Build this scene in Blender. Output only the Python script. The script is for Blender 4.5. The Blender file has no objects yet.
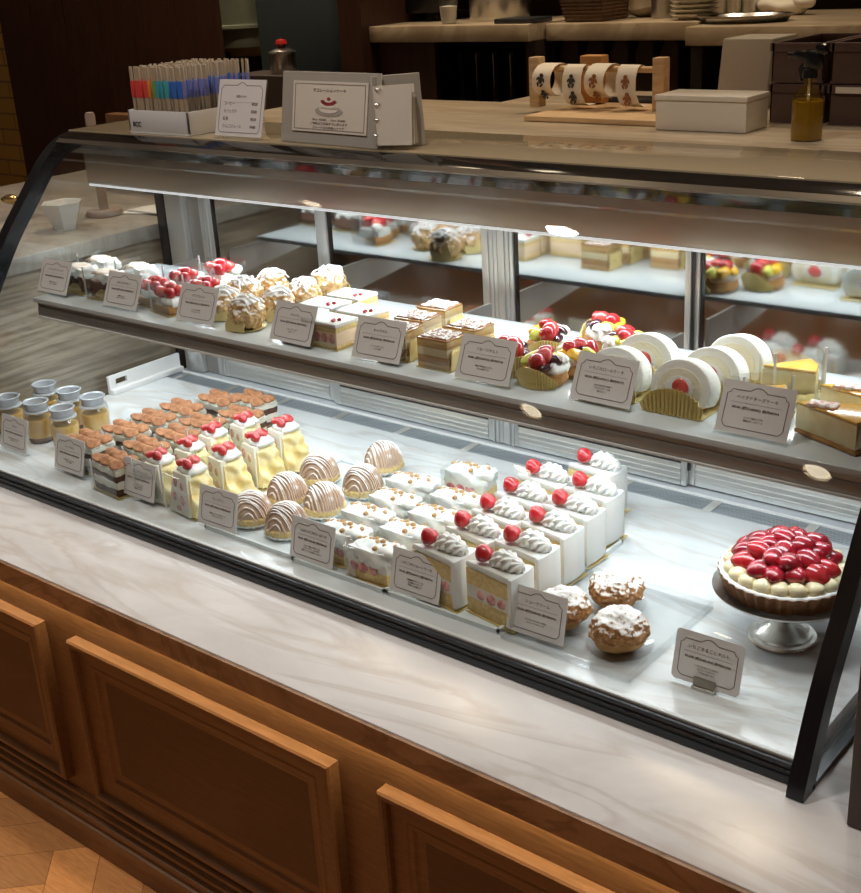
import bpy, bmesh, math, random
from mathutils import Vector, Matrix, noise
R = math.radians
rnd = random.Random(11)
sc = bpy.context.scene
COL = sc.collection
# ------------------------------------------------------------------ camera
S = 0.92          # metres per unit of camera height above the marble top
CZ = 1.49
FPX = 1227.708
CX, CY = 430.5, 446.5
def _basis():
    yaw, pitch, roll = -0.7043018, 0.3805689, 0.0601836
    f = Vector((math.sin(yaw)*math.cos(pitch), math.cos(yaw)*math.cos(pitch), -math.sin(pitch)))
    r0 = Vector((math.cos(yaw), -math.sin(yaw), 0)); d0 = f.cross(r0)
    c, s = math.cos(roll), math.sin(roll)
    return c*r0 + s*d0, -s*r0 + c*d0, f
RX, DN, FW = _basis()
cam_d = bpy.data.cameras.new('camera'); cam = bpy.data.objects.new('camera', cam_d); COL.objects.link(cam)
cam.matrix_world = Matrix(((RX.x, -DN.x, -FW.x, 0), (RX.y, -DN.y, -FW.y, 0), (RX.z, -DN.z, -FW.z, CZ), (0, 0, 0, 1)))
cam_d.sensor_width = 36; cam_d.lens = FPX/893*36; cam_d.clip_start = .05; cam_d.clip_end = 60
sc.camera = cam
def ray(px, py):
    return RX*((px-CX)/FPX) + DN*((py-CY)/FPX) + FW
def at(px, py, z=None, y=None, x=None):
    d = ray(px, py)
    if z is not None: t = (z-CZ)/d.z
    elif y is not None: t = y/d.y
    else: t = x/d.x
    return Vector((d.x*t, d.y*t, CZ+d.z*t))
ZM = CZ - S            # marble top .57
ZF = CZ - .97*S        # inner floor of the case
ZS = CZ - .645*S       # top of the glass shelf
ZT = CZ - .33*S        # top of the case and back counter
# ------------------------------------------------------------------ materials
MATS = {}
def mat(name, col, rough=.5, metal=0, noise_amt=0, noise_scale=30, col2=None, stretch=(1, 1, 1), bump=0, coat=0, spec=.5, sss=0, emit=None, estr=0, lo=.4, hi=.6, detail=4, trans=0, distort=0, alpha=1):
    if name in MATS: return MATS[name]
    m = bpy.data.materials.new(name); m.use_nodes = True
    nt = m.node_tree; n = nt.nodes; b = n['Principled BSDF']
    b.inputs['Base Color'].default_value = (*col, 1); b.inputs['Roughness'].default_value = rough
    b.inputs['Metallic'].default_value = metal; b.inputs['Coat Weight'].default_value = coat
    b.inputs['Coat Roughness'].default_value = .08
    b.inputs['Specular IOR Level'].default_value = spec
    b.inputs['Transmission Weight'].default_value = trans
    b.inputs['Alpha'].default_value = alpha
    if sss:
        b.inputs['Subsurface Weight'].default_value = sss; b.inputs['Subsurface Radius'].default_value = (.01, .006, .004); b.inputs['Subsurface Scale'].default_value = .5
    if emit:
        b.inputs['Emission Color'].default_value = (*emit, 1); b.inputs['Emission Strength'].default_value = estr
    if col2 is not None or bump:
        tc = n.new('ShaderNodeTexCoord'); mp = n.new('ShaderNodeMapping'); mp.inputs['Scale'].default_value = stretch
        nt.links.new(tc.outputs['Object'], mp.inputs['Vector'])
        tx = n.new('ShaderNodeTexNoise'); tx.inputs['Scale'].default_value = noise_scale; tx.inputs['Detail'].default_value = detail
        tx.inputs['Distortion'].default_value = distort
        nt.links.new(mp.outputs['Vector'], tx.inputs['Vector'])
        if col2 is not None:
            cr = n.new('ShaderNodeValToRGB'); e = cr.color_ramp.elements
            e[0].position = lo; e[0].color = (*col, 1); e[1].position = hi; e[1].color = (*col2, 1)
            nt.links.new(tx.outputs['Fac'], cr.inputs['Fac']); nt.links.new(cr.outputs['Color'], b.inputs['Base Color'])
        if bump:
            bp = n.new('ShaderNodeBump'); bp.inputs['Strength'].default_value = bump; bp.inputs['Distance'].default_value = .004
            nt.links.new(tx.outputs['Fac'], bp.inputs['Height']); nt.links.new(bp.outputs['Normal'], b.inputs['Normal'])
    MATS[name] = m
    return m
def glass_mat(name, tint=(1, 1, 1), base=.035, gain=.75, rough=0.0, power=5):
    m = bpy.data.materials.new(name); m.use_nodes = True; nt = m.node_tree; n = nt.nodes; n.clear()
    o = n.new('ShaderNodeOutputMaterial'); mx = n.new('ShaderNodeMixShader'); t = n.new('ShaderNodeBsdfTransparent'); g = n.new('ShaderNodeBsdfGlossy')
    t.inputs['Color'].default_value = (*tint, 1); g.inputs['Roughness'].default_value = rough
    lw = n.new('ShaderNodeLayerWeight'); lw.inputs['Blend'].default_value = .5
    p = n.new('ShaderNodeMath'); p.operation = 'POWER'; p.inputs[1].default_value = power
    q = n.new('ShaderNodeMath'); q.operation = 'MULTIPLY_ADD'; q.inputs[1].default_value = gain; q.inputs[2].default_value = base
    L = nt.links.new
    L(lw.outputs['Facing'], p.inputs[0]); L(p.outputs[0], q.inputs[0]); L(q.outputs[0], mx.inputs[0]); L(t.outputs[0], mx.inputs[1]); L(g.outputs[0], mx.inputs[2]); L(mx.outputs[0], o.inputs['Surface'])
    MATS[name] = m
    return m
def marble_mat(name, c1, c2, c3, rough, scale, stretch=(1, 2.2, 1), rot=.5):
    m = bpy.data.materials.new(name); m.use_nodes = True; nt = m.node_tree; n = nt.nodes; b = n['Principled BSDF']; L = nt.links.new
    tc = n.new('ShaderNodeTexCoord'); mp = n.new('ShaderNodeMapping'); mp.inputs['Scale'].default_value = stretch; mp.inputs['Rotation'].default_value = (0, 0, rot)
    L(tc.outputs['Object'], mp.inputs['Vector'])
    a = n.new('ShaderNodeTexNoise'); a.inputs['Scale'].default_value = scale; a.inputs['Detail'].default_value = 7; a.inputs['Roughness'].default_value = .6; a.inputs['Distortion'].default_value = 1.6
    L(mp.outputs['Vector'], a.inputs['Vector'])
    r1 = n.new('ShaderNodeValToRGB'); e = r1.color_ramp.elements
    e[0].position = .32; e[0].color = (*c2, 1); e[1].position = .62; e[1].color = (*c1, 1)
    L(a.outputs['Fac'], r1.inputs['Fac'])
    w = n.new('ShaderNodeTexNoise'); w.inputs['Scale'].default_value = scale*.9; w.inputs['Detail'].default_value = 5; w.inputs['Distortion'].default_value = 2.5
    mp2 = n.new('ShaderNodeMapping'); mp2.inputs['Location'].default_value = (3.1, 1.7, .4); mp2.inputs['Scale'].default_value = (stretch[0]*.7, stretch[1]*1.2, 1); mp2.inputs['Rotation'].default_value = (0, 0, rot-.15)
    L(tc.outputs['Object'], mp2.inputs['Vector']); L(mp2.outputs['Vector'], w.inputs['Vector'])
    r2 = n.new('ShaderNodeValToRGB'); r2.color_ramp.elements[0].position = .455; r2.color_ramp.elements[0].color = (0, 0, 0, 1)
    r2.color_ramp.elements[1].position = .5; r2.color_ramp.elements[1].color = (1, 1, 1, 1); e3 = r2.color_ramp.elements.new(.57); e3.color = (0, 0, 0, 1)
    L(w.outputs['Fac'], r2.inputs['Fac'])
    mm = n.new('ShaderNodeMath'); mm.operation = 'MULTIPLY'; mm.inputs[1].default_value = .4
    L(r2.outputs['Color'], mm.inputs[0])
    mx = n.new('ShaderNodeMix'); mx.data_type = 'RGBA'; mx.inputs[7].default_value = (*c3, 1)
    L(mm.outputs[0], mx.inputs[0]); L(r1.outputs['Color'], mx.inputs[6]); L(mx.outputs[2], b.inputs['Base Color'])
    b.inputs['Roughness'].default_value = rough
    MATS[name] = m
    return m
def dust_mat(name, base, dust, amt, rough=.7, scale=160, bump=.6, base2=None):
    """Baked crust with icing sugar sifted on the faces that look up."""
    m = bpy.data.materials.new(name); m.use_nodes = True; nt = m.node_tree; n = nt.nodes; b = n['Principled BSDF']; L = nt.links.new
    tc = n.new('ShaderNodeTexCoord'); tx = n.new('ShaderNodeTexNoise'); tx.inputs['Scale'].default_value = scale; tx.inputs['Detail'].default_value = 3
    L(tc.outputs['Object'], tx.inputs['Vector'])
    ge = n.new('ShaderNodeNewGeometry'); sp = n.new('ShaderNodeSeparateXYZ'); L(ge.outputs['Normal'], sp.inputs[0])
    ad = n.new('ShaderNodeMath'); ad.operation = 'MULTIPLY_ADD'; ad.inputs[1].default_value = .75; L(sp.outputs['Z'], ad.inputs[0]); L(tx.outputs['Fac'], ad.inputs[2])
    dv = n.new('ShaderNodeMath'); dv.operation = 'MULTIPLY'; dv.inputs[1].default_value = 1/1.75; L(ad.outputs[0], dv.inputs[0])
    r = n.new('ShaderNodeValToRGB'); r.color_ramp.elements[0].position = amt; r.color_ramp.elements[1].position = amt+.07
    L(dv.outputs[0], r.inputs['Fac'])
    r0 = n.new('ShaderNodeValToRGB'); r0.color_ramp.elements[0].position = .35; r0.color_ramp.elements[1].position = .65
    r0.color_ramp.elements[0].color = (*(base2 or [c*.6 for c in base]), 1); r0.color_ramp.elements[1].color = (*base, 1)
    t2 = n.new('ShaderNodeTexNoise'); t2.inputs['Scale'].default_value = scale*.45; L(tc.outputs['Object'], t2.inputs['Vector']); L(t2.outputs['Fac'], r0.inputs['Fac'])
    mx = n.new('ShaderNodeMix'); mx.data_type = 'RGBA'; mx.inputs[7].default_value = (*dust, 1); L(r.outputs['Color'], mx.inputs[0]); L(r0.outputs['Color'], mx.inputs[6]); L(mx.outputs[2], b.inputs['Base Color'])
    bp = n.new('ShaderNodeBump'); bp.inputs['Strength'].default_value = bump; bp.inputs['Distance'].default_value = .003; L(t2.outputs['Fac'], bp.inputs['Height']); L(bp.outputs['Normal'], b.inputs['Normal'])
    b.inputs['Roughness'].default_value = rough
    MATS[name] = m
    return m
def berry_mat(name, c1, c2, seed=(.75, .35, .12), scale=260):
    m = bpy.data.materials.new(name); m.use_nodes = True; nt = m.node_tree; n = nt.nodes; b = n['Principled BSDF']; L = nt.links.new
    tc = n.new('ShaderNodeTexCoord'); v = n.new('ShaderNodeTexVoronoi'); v.inputs['Scale'].default_value = scale; L(tc.outputs['Object'], v.inputs['Vector'])
    r = n.new('ShaderNodeValToRGB'); r.color_ramp.elements[0].position = .16; r.color_ramp.elements[0].color = (.45, .35, .25, 1); r.color_ramp.elements[1].position = .24; r.color_ramp.elements[1].color = (1, 1, 1, 1)
    L(v.outputs['Distance'], r.inputs['Fac'])
    tx = n.new('ShaderNodeTexNoise'); tx.inputs['Scale'].default_value = 55; L(tc.outputs['Object'], tx.inputs['Vector'])
    r0 = n.new('ShaderNodeValToRGB'); r0.color_ramp.elements[0].position = .4; r0.color_ramp.elements[0].color = (*c1, 1); r0.color_ramp.elements[1].position = .65; r0.color_ramp.elements[1].color = (*c2, 1)
    L(tx.outputs['Fac'], r0.inputs['Fac'])
    mx = n.new('ShaderNodeMix'); mx.data_type = 'RGBA'; mx.blend_type = 'MULTIPLY'; mx.inputs[0].default_value = .85; L(r0.outputs['Color'], mx.inputs[6]); L(r.outputs['Color'], mx.inputs[7]); L(mx.outputs[2], b.inputs['Base Color'])
    b.inputs['Roughness'].default_value = .25; b.inputs['Coat Weight'].default_value = .7; b.inputs['Coat Roughness'].default_value = .06
    MATS[name] = m
    return m
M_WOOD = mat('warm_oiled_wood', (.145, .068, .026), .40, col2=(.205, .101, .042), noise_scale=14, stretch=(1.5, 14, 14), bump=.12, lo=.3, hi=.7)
M_WOODV = mat('shaded_oiled_wood', (.075, .029, .012), .45, col2=(.10, .039, .016), noise_scale=14, stretch=(1.5, 14, 14), bump=.1, lo=.3, hi=.7)  # same counter wood, with the shade inside the panels put into its colour
M_WOODF = mat('floor_wood', (.36, .15, .045), .4, col2=(.5, .23, .08), noise_scale=10, stretch=(3, 18, 3), lo=.3, hi=.7)
M_DARKW = mat('dark_brown_wood', (.045, .017, .009), .45, col2=(.06, .024, .013), noise_scale=8, stretch=(14, 14, 1.2))
M_PALEW = mat('pale_wood', (.55, .36, .18), .5, col2=(.66, .45, .25), noise_scale=12, stretch=(2, 12, 12))
M_ORW = mat('orange_wood', (.5, .24, .07), .5)
M_MARB = marble_mat('white_marble', (.80, .79, .785), (.66, .64, .625), (.47, .40, .35), .22, 1.9, (1, 2.3, 1), .32)
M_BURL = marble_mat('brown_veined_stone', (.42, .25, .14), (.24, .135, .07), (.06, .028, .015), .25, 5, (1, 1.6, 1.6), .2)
M_CMARB = marble_mat('cream_streaked_stone', (.50, .41, .29), (.34, .26, .17), (.24, .17, .11), .28, 3.5, (.8, 5, 1), .1)
M_BOARD = marble_mat('pale_case_floor', (.80, .83, .83), (.66, .69, .70), (.50, .44, .37), .18, 2.2, (1, 2.6, 1), .3)
M_BLACK = mat('black_metal', (.008, .009, .011), .25)
M_BLACKG = mat('black_gloss', (.012, .011, .010), .08, spec=.6)
M_DGREY = mat('dark_grey_metal', (.045, .05, .055), .3, metal=.4)
M_HEAD = mat('satin_steel', (.50, .45, .385), .34, metal=1, bump=.05, noise_scale=14, stretch=(.6, 1, 60))
M_STEEL = mat('stainless_steel', (.66, .65, .62), .27, metal=1, bump=.04, noise_scale=20, stretch=(1, 1, 40))
M_ALU = mat('aluminium', (.60, .60, .58), .34, metal=.85)
M_ALUD = mat('shelf_edge_metal', (.30, .285, .265), .38, metal=.7)
M_WPLAST = mat('white_plastic', (.8, .8, .79), .35)
M_LED = mat('led_strip', (.9, .95, 1), .4, emit=(.93, .97, 1), estr=.6)
M_GLASS = glass_mat('clear_case_glass', (.985, .995, .99), .045, .7)
M_FILM = glass_mat('clear_film', (.97, .98, .98), .09, .6, .08)
M_ACR = glass_mat('clear_acrylic', (.985, .993, .996), .085, .5, .12)
M_SHELFG = glass_mat('shelf_glass', (.86, .92, .93), .12, .6, .15)
def mirror_mat():
    m = bpy.data.materials.new('tinted_door_glass'); m.use_nodes = True; b = m.node_tree.nodes['Principled BSDF']
    b.inputs['Base Color'].default_value = (.42, .42, .41, 1); b.inputs['Metallic'].default_value = 1; b.inputs['Roughness'].default_value = .06
    MATS['tinted_door_glass'] = m
    return m
M_MIRROR = mirror_mat()
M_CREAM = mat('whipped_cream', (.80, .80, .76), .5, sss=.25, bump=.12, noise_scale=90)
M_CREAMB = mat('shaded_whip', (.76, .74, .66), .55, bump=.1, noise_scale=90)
M_IVORY = mat('ivory_cream', (.84, .80, .68), .5, sss=.2)
M_SPONGE = mat('yellow_sponge', (.80, .62, .30), .85, col2=(.70, .50, .20), noise_scale=180, bump=.4)
M_GOLD = mat('gold_card', (.86, .66, .26), .3, metal=.75)
M_GOLDP = mat('gold_pleated_paper', (.80, .66, .30), .42, metal=.35)
M_BERRY = berry_mat('glazed_strawberry', (.40, .008, .016), (.58, .028, .035))
M_BERRYC = berry_mat('cut_strawberry', (.70, .12, .10), (.58, .025, .03), (.8, .5, .3), 200)
M_BERRYD = berry_mat('dark_glazed_strawberry', (.26, .004, .014), (.42, .014, .03))
M_BFACE = mat('strawberry_slice', (.52, .14, .16), .4, col2=(.78, .42, .38), noise_scale=90)
M_COCOA = mat('cocoa_powder', (.30, .125, .055), .95, col2=(.44, .21, .10), noise_scale=120, bump=.3)
M_CHOC = mat('chocolate_sponge', (.075, .032, .02), .8, col2=(.13, .06, .035), noise_scale=120, bump=.3)
M_PUFF = dust_mat('sugared_choux_crust', (.52, .27, .10), (.82, .79, .75), .515, scale=230, base2=(.25, .10, .03))
M_PUFFB = mat('choux_shell', (.62, .35, .12), .7, col2=(.48, .24, .07), noise_scale=60, bump=.4)
M_FLAKE = dust_mat('sugared_flaky_pastry', (.74, .52, .27), (.88, .86, .84), .50, scale=150, base2=(.48, .27, .09))
M_MONT = dust_mat('chestnut_cream', (.70, .53, .41), (.86, .83, .81), .50, scale=70, bump=.25, base2=(.52, .36, .26))
M_MONTD = mat('dark_chestnut_paste', (.46, .31, .21), .7, col2=(.56, .40, .28), noise_scale=60)
M_CREPE = mat('yellow_crepe', (.86, .68, .27), .6, col2=(.88, .78, .46), noise_scale=45, bump=.25, sss=.15)
M_CRUST = mat('tart_crust', (.50, .27, .09), .8, col2=(.36, .17, .05), noise_scale=110, bump=.4)
M_CRUSTD = mat('dark_tart_crust', (.36, .19, .095), .75, col2=(.26, .13, .06), noise_scale=110, bump=.3)
M_CUST = mat('custard', (.86, .76, .48), .4, coat=.3, sss=.2)
M_NUT = mat('roasted_nut', (.50, .30, .13), .7)
M_CARD = mat('grey_white_card', (.78, .745, .725), .6)
M_INK = mat('brown_ink', (.16, .12, .11), .6)
M_INKP = mat('plum_border_ink', (.22, .17, .17), .6)
M_PAPER = mat('warm_white_paper', (.72, .66, .56), .7)
# ------------------------------------------------------------------ mesh building
class MB:
    def __init__(self): self.bm = bmesh.new(); self.mats = []
    def mi(self, m):
        if m not in self.mats: self.mats.append(m)
        return self.mats.index(m)
    def add(self, src, m, M=None):
        k = self.mi(m); mp = {}
        for v in src.verts: mp[v] = self.bm.verts.new(M @ v.co if M else v.co)
        for f in src.faces:
            try: nf = self.bm.faces.new([mp[v] for v in f.verts]); nf.material_index = k; nf.smooth = True
            except ValueError: pass
        src.free()
        return self
    def box(self, c, d, m, bev=0, seg=2, M=None):
        b = bmesh.new(); bmesh.ops.create_cube(b, size=1)
        for v in b.verts: v.co = Vector((v.co.x*d[0]+c[0], v.co.y*d[1]+c[1], v.co.z*d[2]+c[2]))
        if bev: bmesh.ops.bevel(b, geom=b.edges[:], offset=bev, segments=seg, affect='EDGES', profile=.5)
        return self.add(b, m, M)
    def span(self, a, b_, m, bev=0, seg=2):
        return self.box([(a[i]+b_[i])/2 for i in range(3)], [abs(b_[i]-a[i]) for i in range(3)], m, bev, seg)
    def prism(self, poly, z0, z1, m, bev=0, M=None, seg=2):
        b = bmesh.new(); lo = [b.verts.new((x, y, z0)) for x, y in poly]; hi = [b.verts.new((x, y, z1)) for x, y in poly]; n = len(poly)
        b.faces.new(lo[::-1]); b.faces.new(hi)
        for i in range(n): b.faces.new((lo[i], lo[(i+1) % n], hi[(i+1) % n], hi[i]))
        bmesh.ops.recalc_face_normals(b, faces=b.faces[:])
        if bev: bmesh.ops.bevel(b, geom=b.edges[:], offset=bev, segments=seg, affect='EDGES', profile=.5)
        return self.add(b, m, M)
    def lathe(self, prof, m, c=(0, 0, 0), seg=24, M=None, flute=0, nfl=0, sx=1, sy=1, twist=0):
        b = bmesh.new(); rings = []
        for j, (r, z) in enumerate(prof):
            if r < 1e-6: rings.append([b.verts.new((c[0], c[1], c[2]+z))])
            else:
                row = []
                for i in range(seg):
                    a = 2*math.pi*i/seg; rr = r*(1+flute*math.cos(nfl*a+twist*j)) if nfl else r
                    row.append(b.verts.new((c[0]+rr*math.cos(a)*sx, c[1]+rr*math.sin(a)*sy, c[2]+z)))
                rings.append(row)
        for p, q in zip(rings, rings[1:]):
            for i in range(seg):
                k = (i+1) % seg
                if len(p) == 1 and len(q) == 1: continue
                if len(p) == 1: b.faces.new((p[0], q[k], q[i]))
                elif len(q) == 1: b.faces.new((p[i], p[k], q[0]))
                else: b.faces.new((p[i], p[k], q[k], q[i]))
        bmesh.ops.recalc_face_normals(b, faces=b.faces[:])
        return self.add(b, m, M)
    def blob(self, c, r, m, amp=0, freq=40, sub=3, M=None, seed=0, flat=None):
        b = bmesh.new(); bmesh.ops.create_icosphere(b, subdivisions=sub, radius=1)
        for v in b.verts:
            d = v.co.normalized(); p = Vector((d.x*r[0], d.y*r[1], d.z*r[2]))
            if amp: p += d*amp*noise.noise(p*freq+Vector((seed*7.3, seed*3.1, seed)))
            if flat is not None and p.z < flat: p.z = flat
            v.co = p
        T = Matrix.Translation(c) @ (M or Matrix.Identity(4))
        return self.add(b, m, T)
    def lump(self, c, d, m, cuts=5, amp=.004, freq=40, taper=1, seed=0, round_=.25, ridge=0):
        """A soft box: subdivided, rounded, tapered towards the top and made uneven."""
        b = bmesh.new(); bmesh.ops.create_cube(b, size=2); bmesh.ops.subdivide_edges(b, edges=b.edges[:], cuts=cuts, use_grid_fill=True)
        for v in b.verts:
            q = v.co.copy(); s = q.normalized()*1.25; q = q.lerp(s, round_)
            tp = 1+(taper-1)*(q.z*.5+.5)
            p = Vector((q.x*d[0]/2*tp, q.y*d[1]/2*tp, q.z*d[2]/2))
            n_ = q.normalized()
            p += n_*amp*noise.noise(p*freq+Vector((seed*5.7, seed, seed*2.9)))
            if ridge: p += Vector((n_.x, n_.y, 0))*ridge*math.sin(26*math.atan2(q.y, q.x)*.4+q.z*2+seed)
            v.co = p+Vector(c)
        return self.add(b, m)
    def tube(self, pts, r, m, seg=6, closed=False, caps=True):
        b = bmesh.new(); pts = [Vector(p) for p in pts]; n = len(pts); rings = []
        rr = r if isinstance(r, (list, tuple)) else [r]*n
        up = None
        for i, p in enumerate(pts):
            t = (pts[(i+1) % n]-pts[i-1]) if closed else (pts[min(i+1, n-1)]-pts[max(i-1, 0)])
            t.normalize()
            if up is None: up = Vector((0, 0, 1)) if abs(t.z) < .9 else Vector((1, 0, 0))
            x = t.cross(up).normalized(); up = x.cross(t).normalized()
            rings.append([b.verts.new(p+(x*math.cos(2*math.pi*k/seg)+up*math.sin(2*math.pi*k/seg))*rr[i]) for k in range(seg)])
        for i in range(n if closed else n-1):
            p, q = rings[i], rings[(i+1) % n]
            for k in range(seg): b.faces.new((p[k], p[(k+1) % seg], q[(k+1) % seg], q[k]))
        if caps and not closed: b.faces.new(rings[0][::-1]); b.faces.new(rings[-1])
        bmesh.ops.recalc_face_normals(b, faces=b.faces[:])
        return self.add(b, m)
    def sheet(self, prof, x0, x1, th, m):
        """A bent sheet: profile (y, z) points given thickness th and carried from x0 to x1."""
        n = len(prof); nrm = []
        for i in range(n):
            a = Vector(prof[max(i-1, 0)]); c = Vector(prof[min(i+1, n-1)]); t = (c-a).normalized(); nrm.append(Vector((-t.y, t.x)))
        out = [Vector(p) for p in prof]; inn = [out[i]-nrm[i]*th for i in range(n)]
        loop = out+inn[::-1]
        b = bmesh.new(); A = [b.verts.new((x0, p.x, p.y)) for p in loop]; B = [b.verts.new((x1, p.x, p.y)) for p in loop]; k = len(loop)
        for i in range(k): b.faces.new((A[i], A[(i+1) % k], B[(i+1) % k], B[i]))
        for i in range(n-1):
            j = k-1-i
            b.faces.new((A[i], A[i+1], A[j-1], A[j])); b.faces.new((B[i], B[i+1], B[j-1], B[j]))
        bmesh.ops.recalc_face_normals(b, faces=b.faces[:])
        return self.add(b, m)
    def build(self, name, parent=None, loc=None, rot=None, sharp=38):
        bmesh.ops.recalc_face_normals(self.bm, faces=self.bm.faces[:])
        self.bm.normal_update()
        for e in self.bm.edges:
            if len(e.link_faces) == 2 and e.calc_face_angle(0) > R(sharp): e.smooth = False
        me = bpy.data.meshes.new(name); self.bm.to_mesh(me); self.bm.free()
        for m in self.mats: me.materials.append(m)
        o = bpy.data.objects.new(name, me); COL.objects.link(o)
        if parent: o.parent = parent
        if loc: o.location = loc
        if rot: o.rotation_euler = rot
        return o
def tag(o, label, cat, group=None):
    o['label'] = label; o['category'] = cat
    if group: o['group'] = group
    return o
def thing(name, label, cat, loc=(0, 0, 0), rz=0, group=None):
    o = bpy.data.objects.new(name, None); COL.objects.link(o); o.empty_display_size = .05
    o.location = loc; o.rotation_euler = (0, 0, rz)
    return tag(o, label, cat, group)
def dup(root, label, loc, rz=0, sc_=1, group=None):
    r = root.copy(); COL.objects.link(r); r.location = loc; r.rotation_euler = (0, 0, rz); r.scale = (sc_, sc_, sc_); r['label'] = label
    if group: r['group'] = group
    for ch in list(root.children):
        c = ch.copy(); COL.objects.link(c); c.parent = r
        for g in list(ch.children):
            d = g.copy(); COL.objects.link(d); d.parent = c
    return r
def struct(o):
    o['kind'] = 'structure'
    return o
def text(body, size, m, parent, name, loc, M=None, width=None, align='CENTER', bold=0, ext=.00012):
    cu = bpy.data.curves.new(name, 'FONT'); cu.body = body; cu.size = size; cu.align_x = align; cu.align_y = 'CENTER'; cu.extrude = ext; cu.offset = bold; cu.resolution_u = 2; cu.space_line = 1.35
    o = bpy.data.objects.new(name, cu); COL.objects.link(o)
    dg = bpy.context.evaluated_depsgraph_get(); dg.update()
    me = bpy.data.meshes.new_from_object(o.evaluated_get(dg)); COL.objects.unlink(o); bpy.data.objects.remove(o); bpy.data.curves.remove(cu)
    xs = [v.co.x for v in me.vertices] or [0, 1]
    sx = 1
    if width and max(xs)-min(xs) > 1e-6: sx = width/(max(xs)-min(xs))
    T = Matrix.Translation(loc) @ (M or Matrix.Identity(4)) @ Matrix.Rotation(R(90), 4, 'X')
    for v in me.vertices: v.co = T @ Vector((v.co.x*sx, v.co.y, v.co.z))
    me.materials.clear(); me.materials.append(m); me.name = name
    t = bpy.data.objects.new(name, me); COL.objects.link(t); t.parent = parent
    return t
ORD = ['frontmost', 'second from the front', 'third from the front', 'fourth from the front', 'fifth from the front', 'sixth from the front']
# ------------------------------------------------------------------ setting: floor, walls, ceiling
def herringbone():
    b = MB(); W_ = .088; L_ = 5*W_; g = .0008; Rt = Matrix.Translation((-2.0, .55, 0)) @ Matrix.Rotation(R(45), 4, 'Z')
    for j in range(-5, 6):
        for i in range(-40, 40):
            for x0, y0, dx, dy in ((i*W_, i*W_+j*2*L_, L_, W_), (i*W_, (i+1)*W_+j*2*L_, W_, L_)):
                c = Rt @ Vector((x0+dx/2, y0+dy/2, 0))
                if not (-4.2 < c.x < .8 and -.9 < c.y < 1.3): continue
                p = bmesh.new(); bmesh.ops.create_cube(p, size=1)
                T = Rt @ Matrix.Translation((x0+dx/2, y0+dy/2, -.006)) @ (Matrix.Rotation(R(90), 4, 'Z') if dy > dx else Matrix.Identity(4)) @ Matrix.Diagonal((L_-g, W_-g, .012, 1))
                b.add(p, PL[rnd.randrange(4)], T)
    return b
PL = []
for i, t in enumerate((.72, .88, 1.0, 1.15)):
    PL.append(mat('parquet_oak_%d' % i, (.42*t, .165*t, .045*t), .38, col2=(.58*t, .26*t, .085*t), noise_scale=9, stretch=(3, 22, 3), lo=.3, hi=.7))
fl = struct(herringbone().span((-6.5, -3.2, -.03), (2.5, 4.5, -.004), M_WOODF).build('floor'))
M_CEIL = mat('warm_ceiling', (.62, .52, .40), .9)
struct(MB().span((-6.5, -3.2, 2.75), (2.5, 4.6, 2.8), M_CEIL).build('ceiling'))
M_WALLR = mat('brown_plaster', (.46, .34, .23), .85, col2=(.52, .39, .27), noise_scale=3)
struct(MB().span((-6.5, -3.25, 0), (2.5, -3.2, 2.75), M_WALLR).build('wall_front'))
struct(MB().span((2.45, -3.2, 0), (2.5, 4.6, 2.75), M_WALLR).build('wall_right'))
M_WALLB = mat('dark_kitchen_wall', (.06, .036, .022), .8)
struct(MB().span((-6.5, 4.5, 0), (2.5, 4.6, 2.75), M_WALLB).build('wall_back'))
# yellow tiled wall seen at the far left edge, dark timber panelling in front of it
YB = 2.70
def brick():
    m = bpy.data.materials.new('yellow_glazed_tiles'); m.use_nodes = True; nt = m.node_tree; n = nt.nodes; b = n['Principled BSDF']
    tc = n.new('ShaderNodeTexCoord'); mp = n.new('ShaderNodeMapping'); mp.inputs['Rotation'].default_value = (R(90), 0, 0)
    t = n.new('ShaderNodeTexBrick'); t.inputs['Color1'].default_value = (.50, .33, .09, 1); t.inputs['Color2'].default_value = (.43, .28, .075, 1); t.inputs['Mortar'].default_value = (.22, .15, .06, 1)
    t.inputs['Scale'].default_value = 1; t.inputs['Brick Width'].default_value = .2; t.inputs['Row Height'].default_value = .062; t.inputs['Mortar Size'].default_value = .004
    nt.links.new(tc.outputs['Object'], mp.inputs[0]); nt.links.new(mp.outputs[0], t.inputs['Vector']); nt.links.new(t.outputs['Color'], b.inputs['Base Color']); b.inputs['Roughness'].default_value = .4
    return m
pe = at(12, 90, y=YB).x; pr = at(221, 60, y=YB).x
struct(MB().span((-6.4, YB+.15, 0), (pe+.4, YB+.2, 2.75), brick()).build('wall_left'))
p_ = MB(); p_.span((pe, YB, .02), (pr, YB+.02, 2.75), M_DARKW)
for k in range(1, 6): p_.span((pe+(pr-pe)*k/6-.004, YB-.003, .02), (pe+(pr-pe)*k/6+.004, YB+.001, 2.75), M_DARKW)
struct(p_.build('wall_middle'))
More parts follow.
